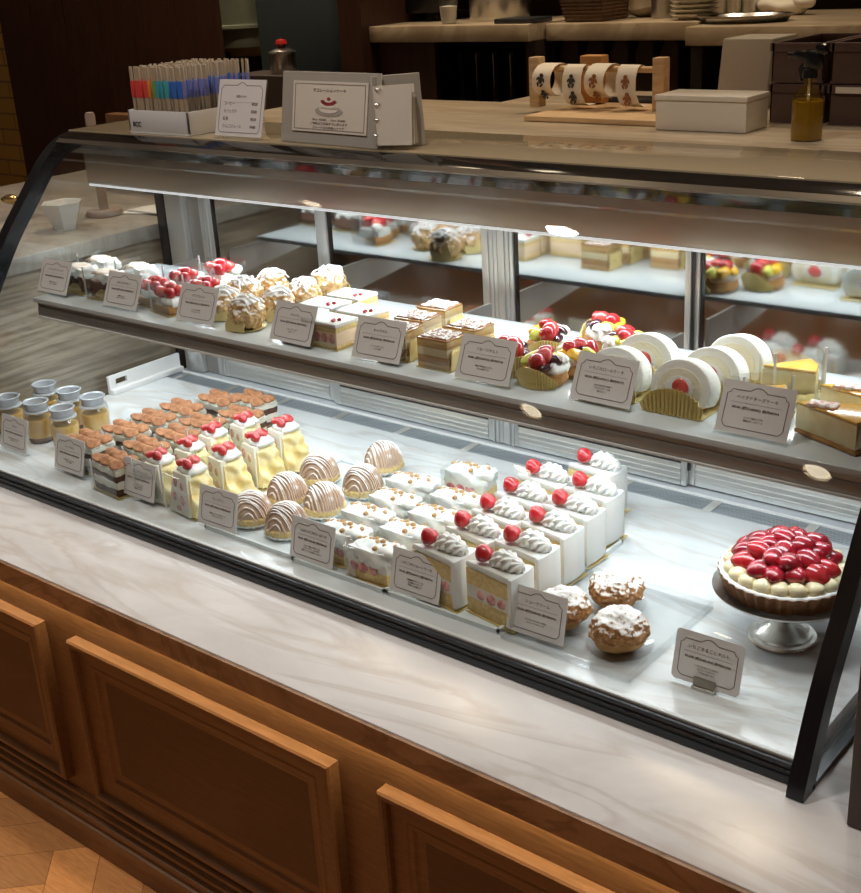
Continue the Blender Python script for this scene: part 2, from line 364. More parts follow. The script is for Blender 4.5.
# ------------------------------------------------------------------ the counter below the case
ctr = thing('display_counter', 'long wood panelled counter with a white marble top under the cake case', 'counter', (-1.5, .98, 0))
def cchild(o, root=ctr):
    o.parent = root; o.data.transform(Matrix.Translation(-root.location)); return o
YP = .994
cchild(MB().span((-3.4, .964, .530), (.25, 1.85, ZM), M_MARB, .002).build('marble_top'))
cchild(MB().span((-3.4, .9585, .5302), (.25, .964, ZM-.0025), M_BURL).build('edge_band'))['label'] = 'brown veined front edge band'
cchild(MB().span((-3.4, YP, .0), (.25, 1.84, .530), M_WOOD).build('front_panel'))
def molding(x0, x1, z0, z1):
    prof = [(0, YP+.001), (0, .975), (.003, .972), (.010, .972), (.013, .976), (.015, .983), (.040, .9855), (.043, .9845), (.050, .986), (.055, .990), (.064, .9915), (.069, .9935)]
    b = bmesh.new(); rows = []
    for w, y in prof: rows.append([b.verts.new(p) for p in ((x0+w, y, z0+w), (x1-w, y, z0+w), (x1-w, y, z1-w), (x0+w, y, z1-w))])
    for p, q in zip(rows, rows[1:]):
        for k in range(4): b.faces.new((p[k], p[(k+1) % 4], q[(k+1) % 4], q[k]))
    return MB().add(b, M_WOOD)
ZP0, ZP1 = .126, .451
for k in range(-1, 4):
    x0 = -1.660+.7*(k-1); x1 = x0+.611
    m_ = cchild(molding(x0, x1, ZP0, ZP1).build('panel_molding', sharp=18))
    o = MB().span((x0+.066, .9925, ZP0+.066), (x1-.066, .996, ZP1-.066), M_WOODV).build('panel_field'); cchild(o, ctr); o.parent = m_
bb = MB(); bb.span((-3.4, .965, 0), (.25, 1.0, .055), M_WOOD, .003); bb.span((-3.4, .971, .055), (.25, 1.0, .072), M_WOOD, .003); bb.span((-3.4, .979, .072), (.25, 1.0, .085), M_WOOD, .004); bb.span((-3.4, .986, .085), (.25, 1.0, .097), M_WOOD, .003)
cchild(bb.build('base_molding'))
cchild(MB().span((-3.3, .981, .5265), (.2, .987, .5295), mat('under_counter_strip', (1, .8, .5), .5, emit=(1, .66, .32), estr=1.5)).build('under_counter_lamp'))
# dark wooden post standing on the right end of the marble
c0 = at(846, 826, z=ZM)
o = MB().span((c0.x, c0.y, ZM+.001), (c0.x+.16, c0.y+.3, 1.9), M_DARKW, .002).build('wooden_post', loc=None); tag(o, 'dark brown wooden post at the right end of the marble counter', 'post')
# ------------------------------------------------------------------ the refrigerated case
XL, XR = -2.305, -.432
PU = [(1.222, -.99), (1.274, -.875), (1.336, -.78), (1.40, -.678), (1.493, -.541), (1.569, -.453), (1.635, -.380), (1.694, -.342), (1.765, -.331), (1.96, -.331)]
def catmull(P, n=5):
    out = []
    for i in range(len(P)-1):
        a, b, c, d = P[max(i-1, 0)], P[i], P[i+1], P[min(i+2, len(P)-1)]
        for k in range(n):
            t = k/n
            out.append(tuple(.5*((2*b[j])+(-a[j]+c[j])*t+(2*a[j]-5*b[j]+4*c[j]-d[j])*t*t+(-a[j]+3*b[j]-3*c[j]+d[j])*t**3) for j in (0, 1)))
    return out+[P[-1]]
PROF = [(y*S, CZ+z*S) for y, z in catmull(PU)]
def offset(P, d):
    o = []
    for i in range(len(P)):
        a = Vector(P[max(i-1, 0)]); c = Vector(P[min(i+1, len(P)-1)]); t = (c-a).normalized(); o.append((P[i][0]+t.y*d, P[i][1]-t.x*d))
    return o
case = thing('display_case', 'long glass fronted cake showcase with black frame and one inner shelf', 'display case', (-1.37, 1.45, ZM))
def kid(o, parent=None):
    o.parent = parent or case; o.data.transform(Matrix.Translation(-case.location)); return o
GP = offset(PROF, .016)
i0 = next(i for i, p in enumerate(GP) if p[1] > ZF+.006); i1 = next(i for i, p in enumerate(GP) if p[0] > 1.655*S)
kid(MB().sheet(GP[i0-1:i1+1], XL+.02, XR-.02, .006, M_GLASS).build('front_glass', sharp=60))
for nm, x0, x1 in (('l', XL-.006, XL+.024), ('r', XR-.021, XR)):
    f = MB().sheet([(PROF[0][0], ZM+.001)]+PROF, x0, x1, .031, M_BLACK)
    f.span((x0, 1.15, ZM+.001), (x1, 1.82, ZM+.009), M_BLACK); f.span((x0, 1.79, ZM+.001), (x1, 1.83, 1.15), M_BLACK)
    kid(f.build('end_frame', sharp=25))
    # end pane
    IP = offset(PROF, .030); poly = [(1.165, ZM+.012)]+[p for p in IP if p[1] > ZM+.03]+[(1.80, ZM+.012)]
    b = bmesh.new(); xa = x0+.008; A = [b.verts.new((xa, y, z)) for y, z in poly]; B = [b.verts.new((xa+.005, y, z)) for y, z in poly]; n = len(poly)
    b.faces.new(A); b.faces.new(B[::-1])
    for k in range(n): b.faces.new((A[k], A[(k+1) % n], B[(k+1) % n], B[k]))
    kid(MB().add(b, M_GLASS).build('end_glass'))
rl = MB(); rl.span((XL+.02, 1.146, ZM+.001), (XR-.02, 1.185, ZM+.010), M_DGREY, .001); rl.span((XL+.02, 1.1495, ZM+.010), (XR-.02, 1.157, ZM+.018), M_BLACK); rl.span((XL+.02, 1.1515, ZM+.018), (XR-.02, 1.158, ZM+.0255), M_DGREY, .001)
kid(rl.build('base_rail'))
# hinge bar and top
hb = [p for p in offset(PROF, -.003) if 1.662*S < p[0] < 1.722*S]
kid(MB().sheet(hb, XL+.018, XR-.018, .022, M_BLACKG).build('hinge_bar', sharp=60))
M_TOP = mat('tan_gloss_top', (.34, .27, .175), .09, spec=.6)
tp = MB(); tp.span((XL, 1.722*S, ZT-.014), (XR, 1.9665*S, ZT), M_TOP, .001)
kid(tp.build('top_panel'))
kid(MB().sheet([p for p in offset(PROF, -.0052) if 1.665*S < p[0] < 1.688*S], XL+.02, XR-.02, .0035, mat('bar_reflection_bronze', (.16, .14, .115), .35, metal=.8)).build('hinge_bar_reflection', sharp=60))  # thin strip standing in for a light line mirrored in the glossy bar
# header housing with the lamp strip along its lower edge
YH = 1.735*S; ZH = CZ-.455*S
hd = MB(); hd.span((XL+.022, YH, ZH), (XR-.022, YH+.07, ZT-.015), M_HEAD, .002)
kid(hd.build('header'))
kid(MB().span((XL+.03, YH-.002, ZH-.003), (XR-.03, YH+.010, ZH+.001), M_LED).build('lamp_strip'))
# floor board, grille, rear sill
YV0, YV1 = 1.717, 1.766
fb = MB(); fb.span((XL+.022, 1.162, ZF-.02), (XR-.022, YV0, ZF), M_BOARD); kid(fb.build('floor_board'))
kid(MB().span((XL+.022, 1.1585, ZF-.004), (XR-.022, 1.165, ZF+.002), M_WPLAST, .001).build('front_trim'))
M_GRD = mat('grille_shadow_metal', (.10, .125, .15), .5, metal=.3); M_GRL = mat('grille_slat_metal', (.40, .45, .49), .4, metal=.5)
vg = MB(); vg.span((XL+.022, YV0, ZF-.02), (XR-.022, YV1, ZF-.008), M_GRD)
for k in range(7): vg.span((XL+.022, YV0+.0035+k*.0068, ZF-.008), (XR-.022, YV0+.0068+k*.0068, ZF-.001), M_GRL)
x = XL+.06
while x < XR-.03: vg.span((x, YV0, ZF-.008), (x+.016, YV1, ZF), M_ALU); x += .172
vg.span((XL+.022, YV1-.003, ZF-.008), (XR-.022, YV1+.003, ZF+.002), M_WPLAST)
kid(vg.build('vent_grille'))
M_SILL = mat('pale_grey_sill', (.50, .53, .55), .35, metal=.3)
kid(MB().span((XL+.022, YV1+.003, ZF-.02), (XR-.022, 1.85, ZF-.002), M_SILL).build('rear_sill'))
# sliding doors of tinted glass along the back
YD = 1.785
jb = MB(); jb.span((-2.465*S, YD-.004, ZF), (-2.40*S, YD+.03, 1.152), M_ALU, .003); jb.span((-2.40*S, YD+.012, ZF), (-2.355*S, YD+.03, 1.152), M_ALUD)
kid(jb.build('door_jamb'))
kid(MB().span((XL+.022, YD+.034, ZF), (XR-.022, YD+.044, 1.152), M_BLACK).build('back_board'))
for i, (a, b_, wl, wr) in enumerate([(-2.355, -1.937, .038, .021), (-1.937, -1.445, .021, .036), (-1.445, -1.016, .036, .011), (-1.016, -.492, .011, .036)]):
    x0, x1 = a*S, b_*S; yo = YD+(.010 if i in (0, 3) else 0)
    dr = None
    for xa, w in ((x0, wl), (x1-wr, wr)):
        d = MB()
        d.span((xa, yo, ZF+.001), (xa+w, yo+.018, 1.13), M_ALU, .002)
        if w > .03:
            for t in (.33, .62): d.span((xa+w*t, yo-.003, ZF+.001), (xa+w*t+.006, yo+.002, 1.13), M_ALU, .001)
        d.span((xa+w-.001, yo+.004, ZF+.03), (xa+w+.003, yo+.017, 1.13), M_BLACK)
        if dr is None:
            pn = kid(MB().span((x0+wl-.002, yo+.009, ZF+.046), (x1-wr+.002, yo+.015, 1.13), M_MIRROR).build('sliding_door')); dr = pn
        kid(d.build('door_stile'), dr)
    r_ = MB(); r_.span((x0+wl, yo, ZF+.001), (x1-wr, yo+.018, ZF+.044), M_ALU, .002)
    for t in (.012, .022, .032): r_.span((x0+wl, yo-.0018, ZF+t-.0022), (x1-wr, yo+.001, ZF+t+.0022), M_ALU, .0008)
    r_.span((x0+wl, yo-.001, ZF+.044), (x1-wr, yo+.016, ZF+.049), M_BLACK)
    kid(r_.build('bottom_rail'), dr)
# inner shelf
M_SHELF = mat('pale_shelf_glass', (.66, .72, .74), .16, coat=.3)
ysf, ysb = 1.452*S, 1.80*S
sh = MB().span((-2.345*S, ysf, ZS-.009), (XR-.026, ysb, ZS), M_SHELF, .001).build('shelf'); kid(sh)
t = MB(); t.span((-2.335*S, ysf+.004, ZS-.018), (XR-.028, ysf+.014, ZS-.009), M_ALUD); t.span((-2.335*S, ysf+.001, ZS-.036), (XR-.028, ysf+.018, ZS-.018), M_ALUD, .002); t.span((-2.335*S, ysf-.001, ZS-.039), (XR-.028, ysf+.006, ZS-.035), M_WPLAST, .001)
kid(t.build('shelf_edge'), sh)
for x in (-2.33*S, -1.937*S, -1.445*S, -1.016*S, -.53*S): kid(MB().prism([(ysf+.02, ZS-.03), (1.76, ZS-.075), (1.76, ZS-.0095), (ysf+.02, ZS-.0095)], -.003, .003, M_ALU, M=Matrix.Translation((x, 0, 0)) @ Matrix(((0, 0, 1, 0), (1, 0, 0, 0), (0, 1, 0, 0), (0, 0, 0, 1)))).build('shelf_bracket'), sh)
# pale plastic guard rail with a hand hole along the left end
gr = MB(); gr.span((-2.485*S, 1.70*S, ZF), (-2.46*S, 1.925*S, ZF+.012), M_WPLAST, .002)
gr.span((-2.482*S, 1.70*S, ZF+.012), (-2.474*S, 1.925*S, ZF+.019), M_WPLAST); gr.span((-2.482*S, 1.70*S, ZF+.033), (-2.474*S, 1.925*S, ZF+.042), M_WPLAST); gr.span((-2.482*S, 1.70*S, ZF+.019), (-2.474*S, 1.72*S, ZF+.033), M_WPLAST); gr.span((-2.482*S, 1.755*S, ZF+.019), (-2.474*S, 1.925*S, ZF+.033), M_WPLAST)
kid(gr.build('end_guard'))
# ------------------------------------------------------------------ cakes: one of each kind, then copies
TR = .004     # thickness of the trays the lower cakes stand on
def child(mb, name, root, **k): return mb.build(name, root, **k)
def strawberry_mb(c, r, m, tilt=(0, 0, 0), h=1.25, seg=14):
    T = Matrix.Translation(c) @ Matrix.Rotation(tilt[1], 4, 'Y') @ Matrix.Rotation(tilt[0], 4, 'X')
    pr = [(0, -r*.55), (r*.45, -r*.52), (r*.82, -r*.3), (r, .05*r), (r*.93, r*.4), (r*.68, r*.85), (r*.36, r*h*.92), (0, r*h)]
    return MB().lathe(pr, m, seg=seg, M=T)
def seam(x, y, z0, z1, m=None): return MB().span((x-.0022, y-.0008, z0), (x+.0022, y+.0008, z1), m or M_WPLAST)
def film_mb(pts, z0, z1, th=.0004):
    """Clear film standing round a cake: a thin wall along the plan points."""
    b = bmesh.new(); rows = []
    n = len(pts)
    for i, p in enumerate(pts):
        a = Vector(pts[max(i-1, 0)]); c = Vector(pts[min(i+1, n-1)]); t = (c-a).normalized(); nn = Vector((-t.y, t.x))*th
        rows.append([b.verts.new(q) for q in ((p[0]+nn.x, p[1]+nn.y, z0), (p[0]+nn.x, p[1]+nn.y, z1), (p[0]-nn.x, p[1]-nn.y, z1), (p[0]-nn.x, p[1]-nn.y, z0))])
    for p, q in zip(rows, rows[1:]):
        for k in range(4): b.faces.new((p[k], p[(k+1) % 4], q[(k+1) % 4], q[k]))
    b.faces.new(rows[0]); b.faces.new(rows[-1][::-1])
    return MB().add(b, M_FILM)
def proto(name, cat, group): return thing(name, 'x', cat, (0, 0, 0), 0, group)
def place(root, items, z):
    """items: (label, x, y, turn) ; the first one is the prototype itself."""
    for i, it in enumerate(items):
        lab, x, y = it[0], it[1], it[2]; rz = it[3] if len(it) > 3 else 0; s_ = it[4] if len(it) > 4 else 1
        if i == 0:
            first = (lab, x, y, rz, s_); continue
        dup(root, lab, (x, y, z), rz, s_)
    lab, x, y, rz, s_ = first
    root.location = (x, y, z); root.rotation_euler = (0, 0, rz); root.scale = (s_,)*3; root['label'] = lab
def inset(poly, d):
    c = Vector((sum(p[0] for p in poly)/len(poly), sum(p[1] for p in poly)/len(poly)))
    return [tuple(c+(Vector(p)-c)*(1-d/max((Vector(p)-c).length, 1e-6))) for p in poly]
# --- strawberry shortcake
def shortcake():
    g = proto('strawberry_shortcake', 'cake', 'strawberry shortcakes on the lower tray')
    W = [(-.053, -.016), (.037, -.031), (.040, -.012), (.040, .006), (.037, .024)]
    child(MB().prism([(-.054, -.019), (.043, -.0345), (.0445, .027)], .0005, .0022, M_GOLD), 'cake_board', g)['label'] = 'gold card under the slice'
    s_ = MB()
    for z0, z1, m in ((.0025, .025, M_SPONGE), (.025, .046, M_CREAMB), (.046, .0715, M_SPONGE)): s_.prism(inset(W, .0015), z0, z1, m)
    sp = child(s_, 'sponge', g); sp['label'] = 'yellow sponge with a cream layer'
    for dx, r in ((-.022, .0085), (-.001, .0095), (.019, .0085)):
        y = -.016-.015*(dx+.053)/.090
        child(MB().blob((dx, y+.0008, .0355), (r, .0022, r*.95), M_BFACE, sub=2), 'strawberry_slice', g)['label'] = 'pink strawberry slice in the cut side'
    f = MB(); f.prism(W, .0715, .083, M_CREAM, .003)
    f.prism([(.031, -.0312), (.040, -.0325), (.0430, -.012), (.0430, .006), (.040, .0255), (.034, .0225)], .004, .082, M_CREAM, .003)
    child(f, 'frosting', g)['label'] = 'smooth white cream coat'
    ro = MB()
    for j, (cx, cz, r) in enumerate(((-.002, .089, .0125), (.008, .093, .0155), (.020, .0935, .0155), (.030, .0895, .0125))):
        T = Matrix.Translation((cx, -.004, cz)) @ Matrix.Rotation(R(55), 4, 'Y')
        ro.lathe([(0, -.011), (r*.7, -.009), (r, -.002), (r*.95, .004), (r*.6, .0085), (0, .011)], M_CREAM, seg=48, M=T, flute=.14, nfl=9, twist=.12)
    child(ro, 'cream_rosette', g)['label'] = 'piped white cream shell'
    b = child(strawberry_mb((-.022, -.008, .0945), .0142, M_BERRY, (R(12), R(-20))), 'strawberry', g); b['label'] = 'glazed red strawberry on top'
    return g
SC = shortcake()
lx = [(-1.055, 1.213), (-1.050, 1.286), (-1.055, 1.357), (-1.062, 1.428), (-1.074, 1.508)]
rxs = [(-.955, 1.213), (-.959, 1.286), (-.965, 1.360), (-.970, 1.430), (-.981, 1.508)]
its = []
for i, (x, y) in enumerate(rxs[:4]): its.append(('white shortcake slice with strawberry, %s in the right shortcake column' % ORD[i], x+.020, y+.026))
its.append(('tall white shortcake slice beyond the tray corner, just in front of the rearmost one', rxs[4][0]+.02, rxs[4][1]+.022))
for i, (x, y) in enumerate(lx): its.append(('white shortcake slice with strawberry, %s in the left shortcake column' % ORD[i], x+.020, y+.026))
its.append(('white shortcake slice standing rearmost of all, beside the rear grille', -1.008, 1.604+.014))
place(SC, its, ZF+TR)
# --- mont blanc
def mont_blanc():
    g = proto('mont_blanc', 'cake', 'chestnut mont blanc cakes')
    child(MB().lathe([(0, .0), (.030, 0), (.039, .008), (.0385, .009), (.030, .0025), (0, .0025)], M_WPLAST, seg=40, flute=.04, nfl=20), 'paper_cup', g)['label'] = 'white pleated paper cup'
    child(MB().lathe([(0, .003), (.033, .003), (.0375, .010), (.0370, .017), (.030, .023), (0, .023)], M_SPONGE, seg=28), 'sponge_base', g)['label'] = 'yellow sponge base'
    rx_, h0, hh = .0365, .008, .048
    child(MB().lathe([(0, h0), (.033, h0), (.0345, h0+.009), (.032, h0+.022), (.024, h0+.036), (.012, h0+.043), (0, h0+.045)], M_MONTD, seg=28), 'chestnut_cream', g)
    r_ = random.Random(3)
    def dome(u, v):
        d = min(1, math.hypot(u, v)/rx_); return h0+hh*math.sqrt(max(0, 1-d**2.3))
    st = MB()
    for k in range(16):
        off = (-1+2*(k+.5)/16)*.95*rx_; half = math.sqrt(max(1e-6, rx_**2-off**2)); pts = []
        ph = r_.uniform(-.0015, .0015); tilt = r_.uniform(-.12, .12)
        for i in range(13):
            t = -1+2*i/12; u = t*half*.985; v = off+tilt*u*.5+ph+.0012*math.sin(3*t+k)
            q = math.hypot(u, v)
            if q > rx_*.985: u *= rx_*.985/q; v *= rx_*.985/q
            pts.append((u, v, dome(u, v)-.001+r_.uniform(0, .0012)))
        st.tube(pts, .0018, M_MONT, seg=5)
    child(st, 'cream_strands', g)['label'] = 'piped chestnut strands dusted with sugar'
    return g
MBC = mont_blanc()
mbp = [('front right mont blanc, beside the white card and the nut cream slices', -1.398, 1.262, .1), ('front left mont blanc, half hidden behind a price card', -1.482, 1.262, .5), ('mont blanc second from the front in the left column', -1.487, 1.352, -.2), ('mont blanc third from the front in the left column, beside the crepe slices', -1.503, 1.450, .3), ('mont blanc second from the front in the right column', -1.400, 1.356, -.4), ('mont blanc third from the front in the right column, beside the nut cream slices', -1.397, 1.452, .15), ('rearmost mont blanc, standing alone towards the grille with a gold card edge', -1.438, 1.556, -.5)]
place(MBC, mbp, ZF+TR)
for c in MBC.children:
    pass
# --- white cream slices with nuts
def nut_slice():
    g = proto('nut_cream_slice', 'cake', 'white cream slices with nuts')
    child(MB().span((-.045, -.030, .0005), (.047, .030, .002), M_GOLD), 'cake_board', g)['label'] = 'gold card under the slice'
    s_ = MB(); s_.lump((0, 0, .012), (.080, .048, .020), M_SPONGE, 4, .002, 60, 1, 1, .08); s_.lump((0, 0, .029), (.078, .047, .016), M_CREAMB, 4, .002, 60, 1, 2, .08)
    child(s_, 'sponge', g)['label'] = 'sponge and cream layers'
    for dx in (-.026, -.008, .012): child(MB().blob((dx, -.0235, .024), (.0095, .0022, .009), M_BFACE, sub=2), 'strawberry_slice', g)['label'] = 'pink strawberry slice in the cut side'
    c = MB(); c.lump((.000, 0, .0435), (.084, .050, .022), M_CREAM, 10, .008, 70, .90, 5, .22)
    c.blob((.030, .002, .049), (.020, .023, .012), M_CREAM, .006, 70, 3, seed=2); c.blob((-.018, -.002, .051), (.022, .021, .008), M_CREAM, .006, 70, 3, seed=4)
    child(c, 'cream_topping', g)['label'] = 'wavy whipped cream'
    r_ = random.Random(5)
    for k in range(10):
        x = -.034+k*.0076; y = r_.uniform(-.016, .016); z = .0585 if x > .01 else .0565
        child(MB().blob((x, y, z), (.0056, .0042, .0036), M_NUT, .0015, 200, 2, seed=k, M=Matrix.Rotation(k*1.3, 4, 'Z')), 'nut', g)['label'] = 'roasted nut piece'
    child(film_mb([(-.042, .028), (-.044, .0), (-.043, -.028), (-.02, -.0285)], .002, .056), 'film', g)['label'] = 'clear film band'
    return g
NS = nut_slice()
np_ = [(-1.166, 1.229, 'frontmost nut topped white cream slice between two price cards', .02), (-1.252, 1.248, 'nut topped white cream slice standing right behind the price card beside the mont blancs', .05), (-1.166, 1.301, 'nut topped white cream slice, second from the front in the right column', -.03), (-1.262, 1.316, 'nut topped white cream slice, second from the front in the left column', .0), (-1.165, 1.371, 'nut topped white cream slice, third from the front in the right column', .03), (-1.263, 1.385, 'nut topped white cream slice, third from the front in the left column', -.02), (-1.178, 1.442, 'nut topped white cream slice, fourth from the front in the right column', .0), (-1.284, 1.453, 'nut topped white cream slice rearmost in the left column beside the mont blancs', .04), (-1.226, 1.545, 'nut topped white cream slice standing apart at the rear near the grille', .12)]
place(NS, [(l, x, y, r) for x, y, l, r in np_], ZF+TR)
# --- strawberry crepe slices
def crepe_slice():
    g = proto('strawberry_crepe_slice', 'cake', 'yellow crepe wrapped strawberry slices')
    child(MB().span((-.040, -.036, .0005), (.046, .036, .002), M_GOLD), 'cake_board', g)['label'] = 'gold card under the slice'
    b = bmesh.new(); bmesh.ops.create_cube(b, size=2); bmesh.ops.subdivide_edges(b, edges=b.edges[:], cuts=14, use_grid_fill=True)
    for v in b.verts:
        q = v.co.lerp(v.co.normalized()*1.2, .12); t = q.z*.5+.5
        wx = .042*(1-.38*max(t, 0)**.8); wy = .036*(1-.30*t)
        p = Vector((q.x*wx+(.010*max(0, 1-t)**1.5-.004*t)*(q.x > 0), q.y*wy, .004+.080*t-.010*t*max(0, q.x)))
        side = max(0, q.x) if abs(q.x) > abs(q.y) else (max(0, q.y))
        a = p.y*160+q.z*3.2
        w = .0055*math.sin(a*.8+3*noise.noise(p*40))*(1-.3*t)+.005*noise.noise(p*60)
        if side > .3: p.x += w*(q.x > .3); p.y += w*(q.y > .3)*.7
        v.co = p
    cr = child(MB().add(b, M_CREPE), 'crepe', g, sharp=70); cr['label'] = 'folded yellow crepe'
    face = [(-.041, .003), (.032, .003), (.018, .083), (-.026, .083)]
    T = Matrix(((1, 0, 0, 0), (0, 0, -1, -.0345), (0, 1, 0, 0), (0, 0, 0, 1)))
    T = T @ Matrix.Identity(4)
    fm = MB().prism(face, -.010, .0025, M_IVORY, .001, M=Matrix.Translation((0, .0, 0)) @ Matrix(((1, 0, 0, 0), (0, .125, -1, -.0365), (0, 1, 0, 0), (0, 0, 0, 1))))
    child(fm, 'cream_face', g)['label'] = 'cut cream side'
    for x, z, rx_, rz_ in ((-.018, .062, .007, .012), (.004, .058, .006, .010), (-.020, .034, .007, .011), (.006, .030, .008, .012), (-.006, .013, .010, .006)):
        child(MB().blob((x, -.0385+.125*z, z), (rx_, .0026, rz_), M_BFACE, sub=2), 'strawberry_slice', g)['label'] = 'strawberry slice in the cut side'
    child(MB().lump((-.003, 0, .0865), (.048, .048, .014), M_CREAM, 6, .004, 80, .8, 3, .5), 'cream_topping', g)['label'] = 'white cream on top'
    for k, (x, y, a_) in enumerate(((-.014, -.010, .5), (.002, -.012, -.4), (-.005, .006, 1.4))): child(MB().blob((x, y, .0955+.002*k), (.0155, .0105, .0085), M_BERRYC if k != 1 else M_BERRY, .004, 80, 3, M=Matrix.Rotation(a_, 4, 'Z') @ Matrix.Rotation(.35, 4, 'X'), seed=k), 'strawberry', g)
    child(film_mb([(.034, -.041), (-.044, -.041), (-.048, .0), (-.046, .03)], .002, .080), 'film', g)['label'] = 'clear film'
    child(seam(-.0465, -.0425, .004, .097), 'film_seam', g)['label'] = 'white film seam'
    return g
CS = crepe_slice()
cp = [(-1.612, 1.250), (-1.608, 1.328), (-1.604, 1.406), (-1.616, 1.484)]
cl = [(-1.706, 1.256), (-1.706, 1.328), (-1.722, 1.400), (-1.712, 1.472)]
its = [('yellow strawberry crepe slice, %s in the right crepe column' % ORD[i], x, y, -.12-.03*i, .92) for i, (x, y) in enumerate(cp)]
its += [('yellow strawberry crepe slice, %s in the left crepe column' % ORD[i], x, y, .05-.05*i, .86) for i, (x, y) in enumerate(cl)]
place(CS, its, ZF+.001)
# --- tiramisu
def tiramisu():
    g = proto('tiramisu_slice', 'cake', 'cocoa dusted tiramisu slices')
    child(MB().span((-.046, -.032, .0005), (.048, .032, .002), M_GOLD), 'cake_board', g)['label'] = 'gold card under the slice'
    s_ = MB()
    for z0, z1, m in ((.002, .015, M_CHOC), (.015, .030, M_IVORY), (.030, .042, M_CHOC), (.042, .052, M_IVORY)): s_.lump((0, 0, (z0+z1)/2), (.082, .054, z1-z0+.001), m, 4, .002, 70, 1, z0*99, .06)
    child(s_, 'layers', g)['label'] = 'dark sponge and ivory cream layers'
    r_ = random.Random(8)
    for i in range(2):
        for j in range(3):
            c = (-.028+j*.028, -.014+i*.027, .058+.002*r_.random()); a = r_.uniform(-.5, .5)
            child(MB().blob((c[0], c[1], c[2]-.0035), (.0190, .0150, .0070), M_IVORY, .007, 60, 3, M=Matrix.Rotation(a, 4, 'Z'), seed=i*3+j), 'cream_scoop', g)['label'] = 'pale cream scoop edge'
            child(MB().blob((c[0]+.001, c[1]-.001, c[2]+.0015), (.0186, .0146, .0060), M_COCOA, .007, 60, 3, M=Matrix.Rotation(a, 4, 'Z') @ Matrix.Rotation(.14, 4, 'Y'), seed=i*3+j), 'cocoa_topping', g)['label'] = 'cocoa dusted scoop'
    child(film_mb([(.045, -.0335), (-.046, -.0335), (-.049, .0), (-.046, .032), (-.01, .033)], .002, .060), 'film', g)['label'] = 'clear film'
    child(seam(-.030, -.035, .004, .062), 'film_seam', g)['label'] = 'white film seam'
    return g
TI = tiramisu()
tp_ = [(-1.812, 1.232, 'frontmost cocoa topped tiramisu slice beside the crepe price card'), (-1.944, 1.272, 'cocoa topped tiramisu slice right behind a price card, next to the glass puddings'), (-1.926, 1.345, 'tiramisu slice second from the front in the left column beside the puddings'), (-1.815, 1.308, 'tiramisu slice second from the front in the middle column'), (-1.928, 1.417, 'tiramisu slice third from the front in the left column'), (-1.812, 1.382, 'tiramisu slice third from the front in the middle column'), (-1.925, 1.488, 'rearmost tiramisu slice of the left column on the bare marble edge'), (-1.819, 1.452, 'tiramisu slice fourth from the front in the middle column'), (-1.897, 1.566, 'tiramisu slice in the rear group, left one of three'), (-1.786, 1.524, 'tiramisu slice in the rear group, nearest the crepe slices'), (-1.835, 1.604, 'rearmost tiramisu slice, closest to the rear grille')]
place(TI, [(l, x, y, .05*((i*7) % 5-2)) for i, (x, y, l) in enumerate(tp_)], ZF+.001)
# --- puddings in lidded cups
def pudding():
    g = proto('pudding_cup', 'pudding', 'custard puddings in clear lidded cups')
    child(MB().lathe([(0, .001), (.0255, .001), (.026, .01), (0, .0105)], mat('dark_caramel', (.16, .05, .01), .2), seg=24), 'caramel', g)['label'] = 'dark caramel layer'
    child(MB().lathe([(0, .0105), (.026, .0105), (.0285, .044), (.0270, .050), (0, .051)], mat('custard_pudding', (.82, .50, .14), .3, sss=.2), seg=24), 'custard', g)['label'] = 'golden custard'
    child(MB().lathe([(0, .0), (.0263, .0), (.0298, .050), (.0295, .058), (.0270, .063), (.0265, .062), (.0288, .057), (.0291, .050), (.0258, .0006), (0, .0006)], M_ACR, seg=28), 'cup', g)['label'] = 'clear plastic cup'
    l = MB(); mm = mat('translucent_lid', (.74, .78, .82), .2, trans=.55)
    l.lathe([(.0262, .0635), (.0275, .064), (.0278, .066), (.0260, .0675), (.0225, .068), (.0230, .0815), (.0262, .0825), (.0266, .085), (.0250, .086), (.0218, .0835), (.0200, .0705), (0, .0700), (0, .0660), (.0262, .0660)], mm, seg=32)
    child(l, 'lid', g)['label'] = 'frosted white lid'
    return g
PD = pudding()
pp = [(-2.250, 1.292, 'lidded custard pudding at the left end of the front row'), (-2.168, 1.306, 'lidded custard pudding in the middle of the front row, amber side showing'), (-2.086, 1.312, 'lidded custard pudding at the right end of the front row beside the tiramisu'), (-2.253, 1.385, 'lidded custard pudding at the left end of the rear row'), (-2.168, 1.387, 'lidded custard pudding in the middle of the rear row'), (-2.089, 1.389, 'lidded custard pudding at the right end of the rear row')]
place(PD, [(l, x, y) for x, y, l in pp], ZF+.001)
# --- cream puffs
def puff():
    g = proto('cream_puff', 'pastry', 'sugar dusted cream puffs on a clear tray')
    child(MB().lathe([(0, 0), (.034, 0), (.046, .006), (.0455, .0068), (.034, .0012), (0, .0012)], M_ACR, seg=56, flute=.02, nfl=28), 'clear_cup', g)['label'] = 'clear pleated cup'
    child(MB().blob((0, 0, .024), (.037, .036, .026), M_PUFFB, .006, 45, 4, flat=-.0225), 'choux_shell', g)['label'] = 'golden choux shell'
    b = bmesh.new(); bmesh.ops.create_icosphere(b, subdivisions=5, radius=1)
    for v in list(b.verts):
        if v.co.z < -.15: b.verts.remove(v)
    for v in b.verts:
        d = v.co.normalized(); p = Vector((d.x*.0405, d.y*.0395, d.z*.029)); p += d*(.0045*noise.noise(p*60)+.0035*noise.noise(p*190)+.0016*noise.noise(p*420)); v.co = p+Vector((0, 0, .028))
    child(MB().add(b, M_PUFF), 'sugared_crust', g, sharp=80)['label'] = 'crumbly crust with icing sugar'
    return g
PF = puff()
